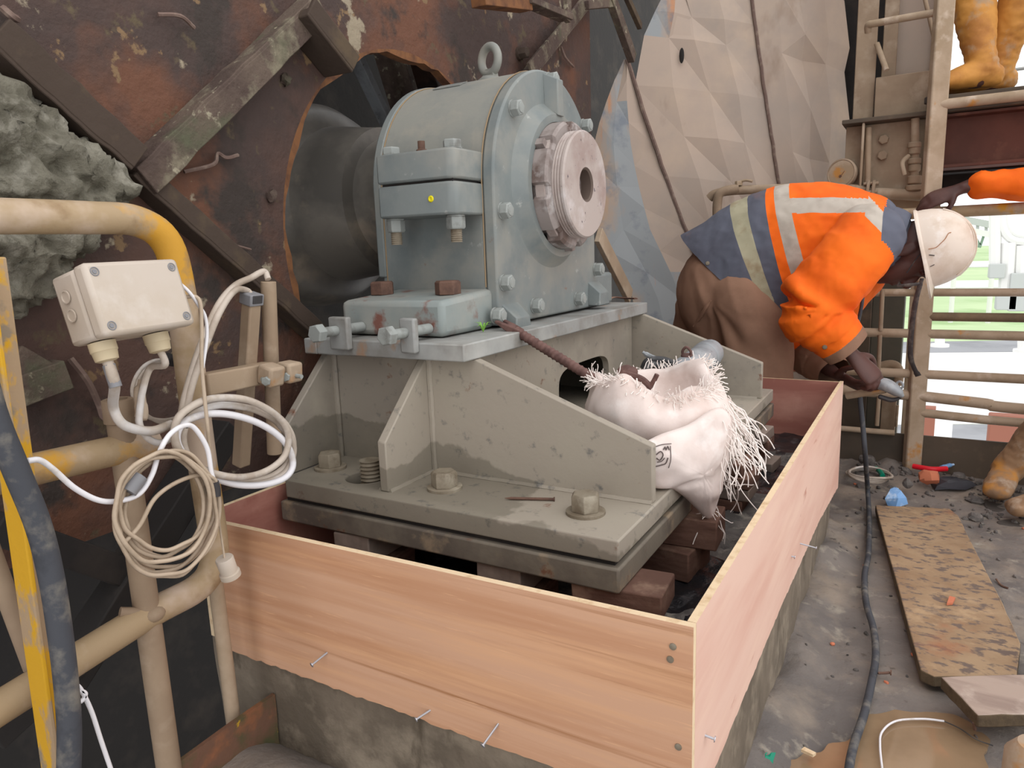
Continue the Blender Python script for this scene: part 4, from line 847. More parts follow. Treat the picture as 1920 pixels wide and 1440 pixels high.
for py, h, r_ in ((345, .03, .027), (322, .025, .023), (308, .02, .025), (290, .035, .023), (278, .02, .026), (358, .02, .034)):
    c = at(1714, py, Y=3.48); m = MB(); m.lathe([(0, r_ * .85), (.004, r_), (h, r_), (h + .004, r_ * .85)], c, (0, 0, 1), 18); m.build('fitting', M_tan, wp, ang=40)
rail('lever', [at(1704, 292, Y=3.44), at(1692, 305, Y=3.42), at(1696, 328, Y=3.42)], .009, M_tan, wp, 4)
rail('thin_pipe', [at(1627, 345, Y=3.47), at(1629, 240, Y=3.5)], .012, M_tan, wp, curve=False)
m = MB(); c = at(1385, 348, Y=3.42); m.hexhead(c, (0, 0, 1), .03, .02); m.tube([at(1385, 342, Y=3.42), at(1398, 338, Y=3.42), at(1411, 340, Y=3.42)], .006, 8, 4); m.build('tap', M_tanpipe, wp)
pg = thing('pressure_gauge', 'round dusty pressure gauge above the worker, left of the column', 'gauge', at(1578, 325, Y=3.47))
c = at(1578, 325, Y=3.47); d = V((-.3, -.95, .1)).normalized(); m = MB(); m.lathe([(-.04, .055), (-.002, .062), (.004, .062), (.006, .056), (.003, .054)], c, d, 36); m.build('case', M_tan, pg, ang=40)
m = MB(); m.lathe([(.0035, .054), (.0045, .054)], c, d, 36); m.build('dial', M_tanpipe, pg)
m = MB(); m.lathe([(.004, .006), (.009, .005)], c + V((-.002, 0, -.012)), d, 12); a_ = c + d * .006; m.beam(a_ - V((0, 0, .012)), a_ + V((.022, 0, .02)), .004, .002); m.build('pointer', M_boltrust, pg)
m = MB(); m.cyl(c + V((0, .01, -.055)), c + V((0, .01, -.10)), .013, seg=12); m.hexhead(c + V((0, .01, -.1)), (0, 0, 1), .034, .022); m.tube([c + V((-.02, .01, -.1)), c + V((.09, .01, -.115))], .014, 10, curve=False); m.build('stem', M_tan, pg)

# ================================================================== FAR BACKGROUND (about 50 m off, below the railing)
fc_ = thing('far_conveyor', 'pale far conveyor gallery on truss legs above the grass', 'conveyor', at(1850, 470, Y=60))
def fbeam(name, pts, w_, mtl=M_far, Y=60):
    P = ats(pts, Y=Y)
    for a_, b_ in zip(P[:-1], P[1:]): m = MB(); m.beam(a_, b_, w_, w_, V((0, 1, 0))); m.build(name, mtl, fc_)
fbeam('gallery_chord', [(1770, 404), (1870, 424)], .45); fbeam('gallery_chord', [(1785, 425), (1866, 442)], .4, M_farwhite)
for px in range(1785, 1866, 16): fbeam('gallery_post', [(px, 407 + (px - 1785) * .2), (px, 424 + (px - 1785) * .2)], .18)
fbeam('lower_chord', [(1800, 456), (1840, 462)], .22, M_fargreen)
for a_, b_ in (((1790, 428), (1812, 457)), ((1812, 457), (1822, 433)), ((1822, 433), (1838, 461)), ((1838, 461), (1846, 438))): fbeam('lattice', [a_, b_], .16, M_fargreen)
for px in (1796, 1868):
    a_ = at(px, 424, Y=60); m = MB(); m.cyl((a_.x, 60, GZ - .1), a_, .16, seg=8); m.build('leg', M_farwhite, fc_)
ft_ = thing('far_tower', 'pale far steel tower with looped pipe beyond the right railing', 'tower', at(1895, 560, Y=45))
def tbeam(name, pts, w_, mtl=M_farwhite):
    P = ats(pts, Y=45); m = MB(); m.tube(P, w_, 8, 4); m.build(name, mtl, ft_)
tbeam('leg', [(1866, 400), (1866, 500)], .28); tbeam('leg', [(1892, 455), (1886, 548)], .35); tbeam('leg', [(1914, 460), (1912, 520)], .25)
tbeam('looped_pipe', [(1878, 398), (1882, 430), (1900, 450), (1940, 455)], .22); tbeam('looped_pipe', [(1888, 398), (1892, 425), (1908, 440), (1940, 444)], .15)
for (px, py, w_, h_) in ((1869, 503, .7, .5), (1886, 562, .9, .5), (1914, 535, 1.0, 1.3)):
    c = at(px, py, Y=45); m = MB(); m.box(c - V((w_ / 2, .5, h_)), c + V((w_ / 2, .5, h_ / 2))); m.build('footing', M_far, ft_, bevel=.05)
for px, py, h_ in ((1762, 650, 30), (1918, 660, 30)):
    c = at(px, py, Y=30); c1_ = at(px, py - h_, Y=30); m = MB(); m.cyl(c, c1_, .16, seg=10); m.lathe([(0, .3), (.1, .3)], c, (0, 0, 1), 12); props(m.build('marker_post', M_farwhite), 'white marker post at the road edge, %s one' % ('left' if px < 1800 else 'right'), 'post')
c = at(1769, 800, Y=14); m = MB(); m.box(c + V((-.13, -.1, -1.2)), c + V((.13, .1, .5))); props(m.build('bollard', M_farwhite, bevel=.03), 'white square bollard just beyond the toe board', 'bollard')
c = at(1745, 798, Y=16); m = MB(); m.box(c + V((-.5, 0, -.4)), c + V((.2, .3, .35))); props(m.build('brown_skip', M_bund, bevel=.03), 'red brown block left of the white bollard', 'block')
c = at(1885, 806, Y=15); m = MB(); m.box(c + V((-.25, 0, -.4)), c + V((.4, .3, .25))); props(m.build('brown_skip', M_bund, bevel=.03), 'red brown block right of the bollard, near the muddy boot', 'block')
# ================================================================== THINGS LYING ON THE PEDESTAL
from mathutils.bvhtree import BVHTree
def drop_on(o, px, py, lift=.0012):
    """the point of a built surface on a sight line, lifted off it a little"""
    bm = bmesh.new(); bm.from_mesh(o.data); b = BVHTree.FromBMesh(bm); bm.free()
    d = (at(px, py, D=1) - CAM).normalized(); h = b.ray_cast(CAM - BASE[o.name], d)
    return None if h[0] is None else h[0] + BASE[o.name] + h[1].normalized() * (lift if h[1].dot(d) < 0 else -lift)
sk = thing('white_sack', 'open white woven sack with frayed rim slumped on the pedestal', 'sack', (-.45, 1.36, .56))
# body: rings given by centre, half widths; rim folds back inside
secs = [((-.456, 1.385, .562), .05, .06), ((-.456, 1.385, .565), .10, .09), ((-.455, 1.38, .60), .125, .115), ((-.455, 1.372, .64), .142, .132), ((-.457, 1.368, .675), .146, .138), ((-.462, 1.367, .705), .137, .132), ((-.468, 1.37, .726), .126, .122), ((-.47, 1.372, .738), .112, .11), ((-.47, 1.375, .732), .098, .098), ((-.468, 1.375, .705), .095, .095), ((-.465, 1.37, .672), .08, .085), ((-.46, 1.365, .665), .03, .03)]
m = MB(); SG = 72; R = []
ux, uy = V((.86, .5, 0)), V((-.5, .86, 0))
for c, a_, b_ in secs:
    c = V(c); R.append([c + ux * a_ * math.cos(2 * PI * i / SG) + uy * b_ * math.sin(2 * PI * i / SG) + V((0, 0, (.016 * math.sin(2 * PI * i / SG * 2 + .6) + .008 * math.sin(2 * PI * i / SG * 5)) * max(0, (c.z - .6)) / .13)) for i in range(SG)])
m.rings(R); bmesh.ops.subdivide_edges(m.bm, edges=m.bm.edges[:], cuts=1, use_grid_fill=True)
m.bm.normal_update()
for v in m.bm.verts:
    p = v.co; v.co = p + v.normal * (.008 * mnoise.fractal(p * 11 + V((0, 0, 3)), .8, 2, 3) + .005 * mnoise.noise(V((p.x * 20, p.y * 20, p.z * 60))) + .009 * (.4 - abs(mnoise.noise(V((p.x * 9, p.y * 9, p.z * 26)) + V((7, 0, 0))))))
sack = m.build('sack_body', M_bag, sk, ang=80)
# lower corner of the sack, a flattened pouch hanging over the plate edge
tip = at(1326, 972, X=-.345); pA, pB = at(1228, 870, Y=1.20), at(1366, 775, Y=1.325); pn = (pB - pA).cross(tip - pA).normalized()
if pn.dot(RZ) > 0: pn = -pn
def onpl(px, py):
    d_ = at(px, py, D=1) - CAM; return CAM + d_ * ((pA - CAM).dot(pn) / d_.dot(pn))
OUT = catmull([onpl(*p) for p in ((1205, 842), (1230, 818), (1290, 796), (1340, 765), (1366, 778), (1364, 840), (1352, 905), (1340, 952), (1327, 973), (1302, 950), (1278, 928), (1252, 914), (1215, 908))], 5, True)
cen = sum(OUT, V()) / len(OUT); R = []
for sgn, sc_ in [(-1, s_) for s_ in (.02, .25, .5, .72, .88, .97)] + [(0, 1.0)] + [(1, s_) for s_ in (.97, .9, .8, .68, .55, .42, .3, .18, .08, .02)]:
    ring = []
    for p in OUT:
        q_p = cen.lerp(p, sc_); hgt = math.sqrt(max(0, 1 - sc_ ** 2)) * (.030 if sgn > 0 else -.012); e_ = q_p - cen; an_ = math.atan2(e_.z, e_.x)
        if sgn > 0: hgt += .012 * (1 - sc_ ** 6) * (.35 - abs(mnoise.noise(V((q_p.x * 9 + q_p.z * 7, q_p.y * 9, q_p.z * 15 - q_p.x * 6))))) + .006 * mnoise.fractal(V((q_p.x * 16, q_p.y * 16, q_p.z * 34)), .8, 2, 4) * (1 - sc_ ** 8)
        ring.append(q_p + pn * hgt)
    R.append(ring)
m = MB(); m.rings(R); flap = m.build('sack_corner', M_bag, sk, ang=80)
rnd = random.Random(12); m = MB()
def strand(p, d, L, r_=.0011, curl=1.0, drop=.0, n=5):
    P = [V(p)]; d = V(d).normalized()
    for k in range(n):
        d = (d + V((rnd.uniform(-1, 1), rnd.uniform(-1, 1), rnd.uniform(-1, 1))) * .42 * curl + V((0, 0, -drop))).normalized(); P.append(P[-1] + d * L / n); P[-1].x = min(P[-1].x, -.232 - .012 * rnd.random())
    m.tube(P, r_, 4, 2)
for i in range(430):
    t = rnd.uniform(0, 2 * PI); a_, b_ = .122, .118; c = V((-.469, 1.372, .735)); p = c + ux * a_ * math.cos(t) + uy * b_ * math.sin(t) + V((0, 0, .016 * math.sin(2 * t + .6) + .008 * math.sin(5 * t) + rnd.uniform(-.012, .004)))
    out = ux * math.cos(t) + uy * math.sin(t); strand(p, out * rnd.uniform(.2, 1) + V((0, 0, rnd.uniform(-.6, 1))), rnd.uniform(.015, .034), .0010)
for i in range(150):
    t = rnd.uniform(-1.0, 1.1); p = V((-.455, 1.365, .70 - rnd.uniform(0, .05))) + ux * .135 * math.cos(t) + uy * .13 * math.sin(t); out = ux * math.cos(t) + uy * math.sin(t)
    strand(p + out * .006, out * .5 + V((0, 0, -.5)), rnd.uniform(.05, .15), .0011, 1.0, .16, 7)
for i in range(26):
    p = V((-.345, 1.40 + rnd.uniform(-.06, .03), .60 + rnd.uniform(-.05, .05))); strand(p, (rnd.uniform(0, .6), rnd.uniform(-.3, .5), -.8), rnd.uniform(.09, .19), .0011, 1.15, .08, 8)
for i in range(10): strand(tip + V((rnd.uniform(-.02, .02), rnd.uniform(-.01, .02), rnd.uniform(0, .03))), (rnd.uniform(-.5, .8), rnd.uniform(-.4, .4), -.4), rnd.uniform(.03, .08), .001, 1.3, .05, 6)
props(m.build('frayed_fringe', mat('white_plastic_thread', (236, 226, 220), 0.6), sk, ang=80), kind='stuff')
# the little printed panel, on the cloth
pts = [(1229, 838), (1257, 832), (1256, 876), (1230, 880)]
q = [drop_on(flap, *p) or drop_on(sack, *p) for p in pts]
if all(q):
    m = MB()
    def stroke(pp, r_=.0011):
        w_ = [drop_on(flap, *p, lift=.002) or drop_on(sack, *p, lift=.002) for p in pp]; w_ = [x for x in w_ if x]
        if len(w_) > 1: m.tube(w_, r_, 5, 3)
    stroke([(1243, 843), (1246, 838), (1248, 844), (1251, 837), (1254, 844)]); stroke([(1230, 852), (1238, 846), (1243, 853), (1237, 862), (1231, 858)]); stroke([(1228, 838), (1240, 834), (1258, 832)], .0008); stroke([(1256, 836), (1257, 860), (1253, 876)], .0008); stroke([(1229, 874), (1240, 871), (1248, 868), (1252, 858)], .0011); stroke([(1232, 866), (1240, 864), (1246, 858)], .0009)
    if len(m.bm.verts): m.build('printed_marks', M_ink, flap)
# rusty pieces in the sack
for k, (P, lb) in enumerate((([(1168, 700), (1185, 704), (1205, 712), (1222, 728)], 'rusty hooked bar lying across the open mouth of the sack'), ([(1216, 729), (1226, 714), (1232, 702)], 'short rusty bar standing in the sack, right of the hooked bar'))):
    m = MB(); m.tube([at(*p, Y=1.36) for p in P], .007 - .002 * k, 8, 4); props(m.build('rusty_bar', M_rebar), lb, 'bar')
m = MB(); m.ellipsoid(at(1176, 697, Y=1.40), (.024, 0, 0), (0, .02, 0), (0, 0, .014), 12, 8); m.jitter(.004, 60); props(m.build('rusty_lump', M_rebar), 'round rusty metal lump at the back rim of the sack', 'scrap')
# rebar chisel
P0, P1 = at(944, 606, Z=.848), at(1116, 712, Y=1.30); d = (P1 - P0).normalized(); rb = thing('rebar_lever', 'ribbed rusty rebar lever with forked end, leaning from pedestal into sack', 'bar', (P0 + P1) / 2)
m = MB(); L_r = (P1 - P0).length; pr = []; k = .035
while k < L_r: pr += [(k, .0098), (k + .003, .0114), (k + .006, .0098)]; k += .011
m.lathe(pr, P0, d, 12); m.build('shank', M_rebar, rb, ang=70)
a_, b_, _ = frame(d); m = MB(); m.hexa([P0 + d * .05 + a_ * x * .0105 + b_ * z * .0095 for x, z in ((-1, -1), (1, -1), (1, 1), (-1, 1))][::1] + [P0 + d * .012 + a_ * x * .017 + b_ * z * .006 for x, z in ((-1, -1), (1, -1), (1, 1), (-1, 1))]); m.build('flare', M_rebar, rb, bevel=.002)
for s_ in (-1, 1):
    m = MB(); m.hexa([P0 + d * .016 + a_ * (s_ * .0095 + x * .007) + b_ * z * .006 for x, z in ((-1, -1), (1, -1), (1, 1), (-1, 1))] + [P0 - d * .012 + a_ * (s_ * .013 + x * .005) + b_ * z * .003 for x, z in ((-1, -1), (1, -1), (1, 1), (-1, 1))]); m.build('prong', M_rebar, rb, bevel=.002)
# grey cylinder tool
vb = thing('grey_cylinder_tool', 'grey metal cylinder tool leaning on the far gusset behind the sack', 'tool', at(1300, 690, Y=1.88))
A_, B_ = at(1252, 722, Y=1.74), at(1334, 659, Y=2.055); d = (B_ - A_).normalized()
m = MB(); m.lathe([(0, .030), (.012, .034), (.05, .039), (.06, .0405), ((B_ - A_).length - .02, .0405), ((B_ - A_).length - .005, .038), ((B_ - A_).length, .030)], A_, d, 40); m.build('casing', M_galv, vb, ang=30)
m = MB(); m.lathe([((B_ - A_).length - .062, .0408), ((B_ - A_).length - .058, .0418), ((B_ - A_).length - .03, .0418), ((B_ - A_).length - .028, .0408)], A_, d, 40); m.build('band', M_galv, vb)
c = A_.lerp(B_, .42); up = V((0, 0, 1)); up = (up - d * d.dot(up)).normalized(); sd = d.cross(up); top_ = c + up * .040
m = MB(); m.lathe([(0, .016), (.004, .015)], top_, up, 20); m.tube([top_ + sd * .011 + up * .003, top_ + sd * .011 + up * .014, top_ + up * .024, top_ - sd * .011 + up * .014, top_ - sd * .011 + up * .003], .0038, 8, 5); m.build('lifting_loop', M_rebar, vb)
cable('black_tool_cable', 'black cable loops gathered between the sack and the grey cylinder', [at(1206, 690, Y=1.62), at(1215, 676, Y=1.62), at(1240, 674, Y=1.64), at(1262, 682, Y=1.66), at(1270, 700, Y=1.66), at(1250, 690, Y=1.6), at(1222, 684, Y=1.58), at(1212, 696, Y=1.56), at(1240, 700, Y=1.55), at(1266, 706, Y=1.56), at(1278, 716, Y=1.58)], .008, M_blackcab)
m = MB(); m.tube([at(1205, 660, Y=1.75), at(1218, 668, Y=1.75), at(1238, 676, Y=1.72)], [.004, .007, .007], 8, 4); props(m.build('grey_lever', M_galv), 'short grey lever sticking up left of the cylinder tool', 'lever')
# loose nail, weed, bent strip
a_, b_ = at(946, 934, Z=.5605), at(1038, 936, Z=.5605); d = (b_ - a_).normalized(); nl = thing('loose_nail', 'long loose nail lying on the pedestal base plate between the bolts', 'nail', (a_ + b_) / 2)
m = MB(); m.lathe([(0, .0004), (.012, .0026), ((b_ - a_).length, .0026)], a_, d, 10); m.build('shank', M_boltrust, nl); m = MB(); m.lathe([(0, .0042), (.002, .0042)], b_, d, 12); m.build('head', M_boltrust, nl)
wd = thing('weed_sprout', 'tiny green weed sprouting at the foot of the bearing', 'plant', at(906, 620, Z=.834)); rnd = random.Random(3); c = at(906, 622, Z=.834)
for k in range(7):
    t = k * .9; e_ = c + V((math.cos(t) * .018, math.sin(t) * .018, .012 + .014 * rnd.random())); m = MB(); m.tube([c, c.lerp(e_, .5) + V((0, 0, .008)), e_], [.0012, .002, .0005], 5, 4, flat=.4); m.build('leaf', M_weed, wd)
m = MB(); P = [at(px, py, Z=.834) + V((0, 0, dz)) for px, py, dz in ((1132, 566, .002), (1150, 562, .008), (1172, 561, .003), (1192, 562, .004))]; m.tube(P, .009, 8, 5, flat=.3); props(m.build('bent_strip', M_wood), 'bent grey brown strip lying on the top plate right of the bearing', 'strip')

# ================================================================== THINGS ON THE WALKWAY
def slab(name, lbl, px, ztop, th, mtl, edge, cat='board', jit=.002, nails=()):
    P = [at(*p, Z=ztop) for p in px]; t_ = thing(name, lbl, cat, sum(P, V()) / len(P)); m = MB(); m.prism([p - V((0, 0, th)) for p in P], (0, 0, th))
    for f in m.bm.faces: f.normal_update(); f.material_index = 0 if abs(f.normal.z) > .9 and f.calc_center_median().z > ztop - .001 else 1
    bmesh.ops.subdivide_edges(m.bm, edges=[e for e in m.bm.edges if e.calc_length() > .12], cuts=6); m.jitter(jit, 30); m.build('board', [mtl, edge], t_, bevel=.003)
    return t_
slab('old_board', 'long muddy weathered board lying on the walkway at right', [(1641, 947), (1780, 953), (1797, 966), (1815, 1004), (1880, 1130), (1914, 1206), (1908, 1266), (1752, 1268), (1726, 1256)], .045, .028, M_plank, M_plankedge)
t_ = slab('grey_timber', 'clean grey timber offcut lying across the near end of the old board', [(1764, 1268), (1990, 1262), (1990, 1338), (1834, 1341)], .075, .028, M_plank2, M_plankedge)
m = MB(); m.cyl(at(1826, 1355, Z=.05), at(1828, 1368, Z=.03), .003, seg=8); m.build('nail', M_boltrust, t_)
m = MB(); P = [at(*p, Z=.047) for p in ((1775, 1135), (1780, 1121), (1791, 1124), (1786, 1134))]; m.prism(P, (0, 0, .006)); props(m.build('brick_chip', M_brick), 'small orange brick chip lying on the muddy board', 'chip')
m = MB(); m.prism([p + V((mnoise.noise(p * 26) * .016, mnoise.noise(p * 22 + V((5, 0, 0))) * .016, 0)) for p in catmull([at(*p, Z=-.006) for p in ((1478, 1450), (1500, 1424), (1560, 1402), (1610, 1378), (1632, 1342), (1690, 1340), (1780, 1344), (1826, 1362), (1856, 1400), (1850, 1450), (1840, 1700), (1500, 1700))], 8, True)], (0, 0, .006)); props(m.build('puddle', M_puddle), 'shallow muddy brown puddle at the lower right corner', 'puddle')
cable('white_wire', 'thin white wire looping over the muddy puddle', [at(*p, Z=.008) for p in ((1655, 1450), (1650, 1400), (1654, 1372), (1680, 1352), (1730, 1348), (1770, 1352))], .0022, M_cabwhite, cat='wire')
cable('thin_dark_wire', 'thin dark wire curving over the far side of the puddle', [at(*p, Z=.008) for p in ((1770, 1352), (1800, 1366), (1830, 1386), (1862, 1398))], .0012, M_blackcab, cat='wire')
hs = [at(1612, 742, Y=2.70), at(1618, 800, Y=2.69), at(1622, 850, Y=2.68), at(1627, 920, Z=.05)] + [at(*p, Z=.022) for p in ((1630, 980), (1628, 1040), (1621, 1080), (1624, 1130), (1638, 1180), (1642, 1230), (1634, 1280), (1620, 1340), (1600, 1400), (1590, 1460), (1580, 1600))]
cable('black_power_cable', 'long black power cable running from the worker down the muddy walkway', hs, .0085, M_hose, cat='cable', n=8, seg=12)
kc = thing('cable_coil', 'small grey cable coil lying on the floor by the toe board', 'cable coil', at(1626, 888, Z=.03))
for k in range(5):
    c = at(1626, 888, Z=.05) + V((.004 * k, -.003 * k, .004 * k - .008)); m = MB(); m.tube([c + V((math.cos(t) * (.078 + .006 * math.sin(3 * t + k)), math.sin(t) * (.088 - .003 * k), .004 * math.sin(2 * t + k))) for t in [2 * PI * i / 14 for i in range(14)]], .0048, 8, 4, closed=True); m.build('loop', M_cable, kc, ang=80)
m = MB(); m.tube([at(*p, Z=.05) for p in ((1642, 878), (1650, 884), (1655, 892))], .010, 10, 3); m.build('tape', M_green, kc)
rh = thing('red_screwdriver', 'red and blue handled tool lying at the foot of the railing post', 'tool', at(1740, 877, Z=.05))
m = MB(); m.tube([at(*p, Z=.06) for p in ((1712, 874), (1728, 877), (1750, 880), (1775, 879))], .011, 10, 4); m.build('handle', M_red, rh); m = MB(); m.tube([at(*p, Z=.06) for p in ((1766, 878), (1778, 873), (1788, 871))], [.012, .009, .005], 10, 3); m.build('end', M_blue, rh)
def scrap(name, lbl, px, z, h, mtl, cat, amt=.012, seed=1):
    P = [at(*p, Z=z) for p in px]; c = sum(P, V()) / len(P); rnd = random.Random(seed); m = MB(); n_ = len(P); R = []
    for k, s_ in ((0, 1.0), (.4, .85), (.8, .5), (1, .12)): R.append([c.lerp(p, s_) + V((rnd.uniform(-amt, amt) * .4, rnd.uniform(-amt, amt) * .4, h * k + rnd.uniform(-.2, .2) * h)) for p in P])
    m.rings(R); return props(m.build(name, mtl, ang=20), lbl, cat)
scrap('blue_plastic_scrap', 'crumpled blue plastic scrap at the far end of the muddy board', [(1660, 944), (1664, 936), (1672, 932), (1682, 934), (1690, 940), (1698, 946), (1680, 948)], .02, .05, M_blue, 'scrap', .02, 2)
scrap('dark_rag', 'wet dark rag lying beyond the far end of the board', [(1742, 905), (1758, 898), (1790, 906), (1812, 904), (1832, 910), (1810, 916), (1780, 920), (1756, 918)], .02, .03, M_darkrag, 'rag', .02, 5)
scrap('green_plastic_scrap', 'shiny green plastic scrap on the floor at bottom', [(1418, 1426), (1424, 1412), (1440, 1412), (1458, 1416), (1449, 1436), (1430, 1432)], .01, .012, M_green, 'scrap', .006, 3)
m = MB(); P = [at(*p, Z=.015) for p in ((1502, 1410), (1508, 1405), (1530, 1416), (1524, 1420))]; m.prism(P, (0, 0, .006)); props(m.build('wood_chip', M_plye), 'pale splinter of wood beside the puddle edge', 'chip')
m = MB(); m.tube([at(*p, Z=.02) for p in ((1646, 1262), (1658, 1262), (1668, 1261))], .003, 8, 3); m.lathe([(0, .006), (.003, .006)], at(1669, 1261, Z=.02), (1, 0, 0), 10); props(m.build('dropped_bolt', M_boltrust), 'short dark bolt on the floor right of the black cable', 'bolt')
m = MB(); m.tube([at(*p, Z=.012) for p in ((1868, 1086), (1878, 1098), (1890, 1103))], .003, 6, 3); props(m.build('twig', M_wood), 'short brown twig on the floor right of the muddy board', 'twig')
# rubble along the toe board and down the walkway
rnd = random.Random(21); m = MB()
for i in range(430):
    if i < 260: x, y = rnd.uniform(-.22, .75), 2.7 + .68 * rnd.random() ** .6
    else: x, y = rnd.uniform(-.2, .6), rnd.uniform(1.0, 3.0)
    s_ = rnd.uniform(.004, .011) * (2.4 if i < 26 else 1) * (.6 if i > 260 else 1); z = floor_h(x, y); m.mi = 1 if rnd.random() < .05 else 0
    M_ = Matrix.Rotation(rnd.uniform(0, 6), 3, V((rnd.random(), rnd.random(), 1)).normalized()); m.ellipsoid((x, y, z + s_ * .25), M_ @ V((s_ * 1.3, 0, 0)), M_ @ V((0, s_, 0)), M_ @ V((0, 0, s_ * .7)), 6, 4)
m.jitter(.003, 70); props(m.build('loose_rubble', [M_rubble, M_brick], base=(.2, 2.5, 0), ang=20), 'loose gravel and brick crumbs scattered on the walkway', 'rubble', kind='stuff')
for k, (px, py, s_) in enumerate(((1660, 848, .036), (1680, 845, .040), (1625, 862, .034), (1742, 895, .04), (1700, 906, .022))):
    c = at(px, py, Z=.06); m = MB(); m.ellipsoid(c, (s_, 0, .2 * s_), (0, s_ * .8, 0), (-.2 * s_, 0, s_ * .7), 10, 7); m.jitter(.012, 30); props(m.build('stone', M_brick if k == 3 else M_rubble, ang=25), ['grey stone left of the yellowish one at the toe board', 'larger stone nearest the railing post at the toe board', 'grey stone behind the small cable coil', 'flat reddish stone in front of the red handled tool', 'small pale stone right of the floor cable coil'][k], 'stone')
# pale pipe ends at the right edge of the picture
m = MB(); m.cyl((.285, 1.83, .0), (.292, 1.83, .16), .022, seg=18); props(m.build('pale_pipe_end', M_tanpipe), 'pale upright pipe end at the right edge behind the grey timber', 'pipe')
m = MB(); m.lathe([(0, .05), (.10, .048), (.125, .03), (.13, .01)], (.222, 1.39, .0), (0, 0, 1), 24); props(m.build('pale_pipe_stub', M_tanpipe), 'pale rounded stub at the lower right corner beside the puddle', 'stub')
# ================================================================== PEOPLE
def hand(m, wrist, d, back, across, curl=.9, L=1.0, spread=.0, thumb=.7):
    """five fingered hand: d wrist-to-knuckle direction, back = normal of the back of the hand, across = towards the thumb side"""
    d = V(d).normalized(); back = V(back); back = (back - d * back.dot(d)).normalized(); ac = V(across); ac = (ac - d * ac.dot(d) - back * ac.dot(back)).normalized(); w_ = V(wrist)
    m.loft([w_ - d * .05, w_, w_ + d * .03 * L, w_ + d * .065 * L, w_ + d * .088 * L], [.027, .026, .033, .040, .038], [.021, .019, .018, .0165, .013], side=ac, seg=16, n=3)
    for k, (o, ln, r_) in enumerate(((.029, .070, .0092), (.010, .079, .0096), (-.010, .073, .0092), (-.028, .058, .0082))):
        p = w_ + d * (.080 - .004 * abs(k - 1)) * L + ac * o; P = [p - d * .02, p]; ang = 0; dd = d
        for s_, seg_ in ((.45, .45), (1.0, .30), (.75, .25)):
            ang += curl * s_; dd = d * math.cos(ang) - back * math.sin(ang) + ac * (spread * o * 8); P.append(P[-1] + dd.normalized() * ln * seg_ * L)
        m.loft(P, [r_, r_ * 1.04, r_, r_ * .92, r_ * .8], [r_, r_ * 1.04, r_, r_ * .92, r_ * .8], side=ac, seg=10, n=3)
    p = w_ + d * .020 * L + ac * .026; t1 = p + (d * .55 + ac * .75 - back * .35).normalized() * .036 * L; t2 = t1 + (d * .9 + ac * .15 - back * thumb).normalized() * .032 * L; t3 = t2 + (d * .7 - ac * .35 - back * thumb * 1.2).normalized() * .026 * L
    m.loft([p - ac * .01, p, t1, t2, t3], [.014, .0145, .0115, .0105, .008], [.014, .0135, .011, .010, .0075], seg=10, n=3)

def head(m, hc, crown, face, s=1.0):
    c, f = V(crown).normalized(), V(face); f = (f - c * f.dot(c)).normalized(); l = c.cross(f); hc = V(hc)
    m.ellipsoid(hc + c * .025 * s - f * .008, l * .077 * s, f * .098 * s, c * .095 * s, 24, 16)
    m.loft([hc + c * .02 + f * .03, hc - c * .04 + f * .043, hc - c * .085 + f * .052, hc - c * .108 + f * .058], [.066 * s, .062 * s, .048 * s, .028 * s], [.056 * s, .05 * s, .04 * s, .026 * s], side=l, seg=20)
    m.loft([hc + c * .015 + f * .082, hc - c * .008 + f * .098, hc - c * .03 + f * .110, hc - c * .036 + f * .094], [.009, .012, .018, .016], [.008, .011, .013, .008], side=l, seg=12)      # nose
    m.loft([hc + c * .028 + f * .084 - l * .055, hc + c * .034 + f * .094, hc + c * .028 + f * .084 + l * .055], [.008] * 3, [.008] * 3, seg=8)                                   # brow
    for k, hgt in ((0, -.058), (1, -.070)): m.loft([hc + c * hgt + f * .080 - l * .024, hc + c * hgt + f * .094, hc + c * hgt + f * .080 + l * .024], [.004, .007, .004], [.004, .007, .004], seg=8)   # lips
    for s_ in (-1, 1):
        e_ = hc - c * .005 - f * .006 + l * s_ * .078 * s; m.loft([e_ - c * .03 + f * .006, e_, e_ + c * .028 - f * .006], [.008, .010, .009], [.012, .019, .015], side=l, seg=10)
    return c, f, l

def in_seg(p, pts, rad):
    """smallest distance to a limb axis, in units of its local radius, and the place along it"""
    best = (9, 0)
    for i in range(len(pts) - 1):
        a, b = pts[i], pts[i + 1]; ab = b - a; t = min(max((p - a).dot(ab) / ab.length_squared, 0), 1); r_ = rad[i] + (rad[i + 1] - rad[i]) * t; q = (p - a - ab * t).length / r_
        if q < best[0]: best = (q, i + t)
    return best

def wrinkle(o, amt, sc, st=(1, 1, 1), seed=0):
    def f(w):
        p = V((w.x * st[0], w.y * st[1], w.z * st[2])) * sc + V((seed, 0, 0))
        return amt * (mnoise.noise(p) + .5 * (1 - 2 * abs(mnoise.noise(p * 1.7 + V((3, 3, 3))))))
    displace(o, f)

def paint(o, mats, fn):
    o.data.materials.clear()
    for q in mats: o.data.materials.append(q)
    root = BASE[o.name]; vs = o.data.vertices
    for poly in o.data.polygons: poly.material_index = fn(V(poly.center) + root)

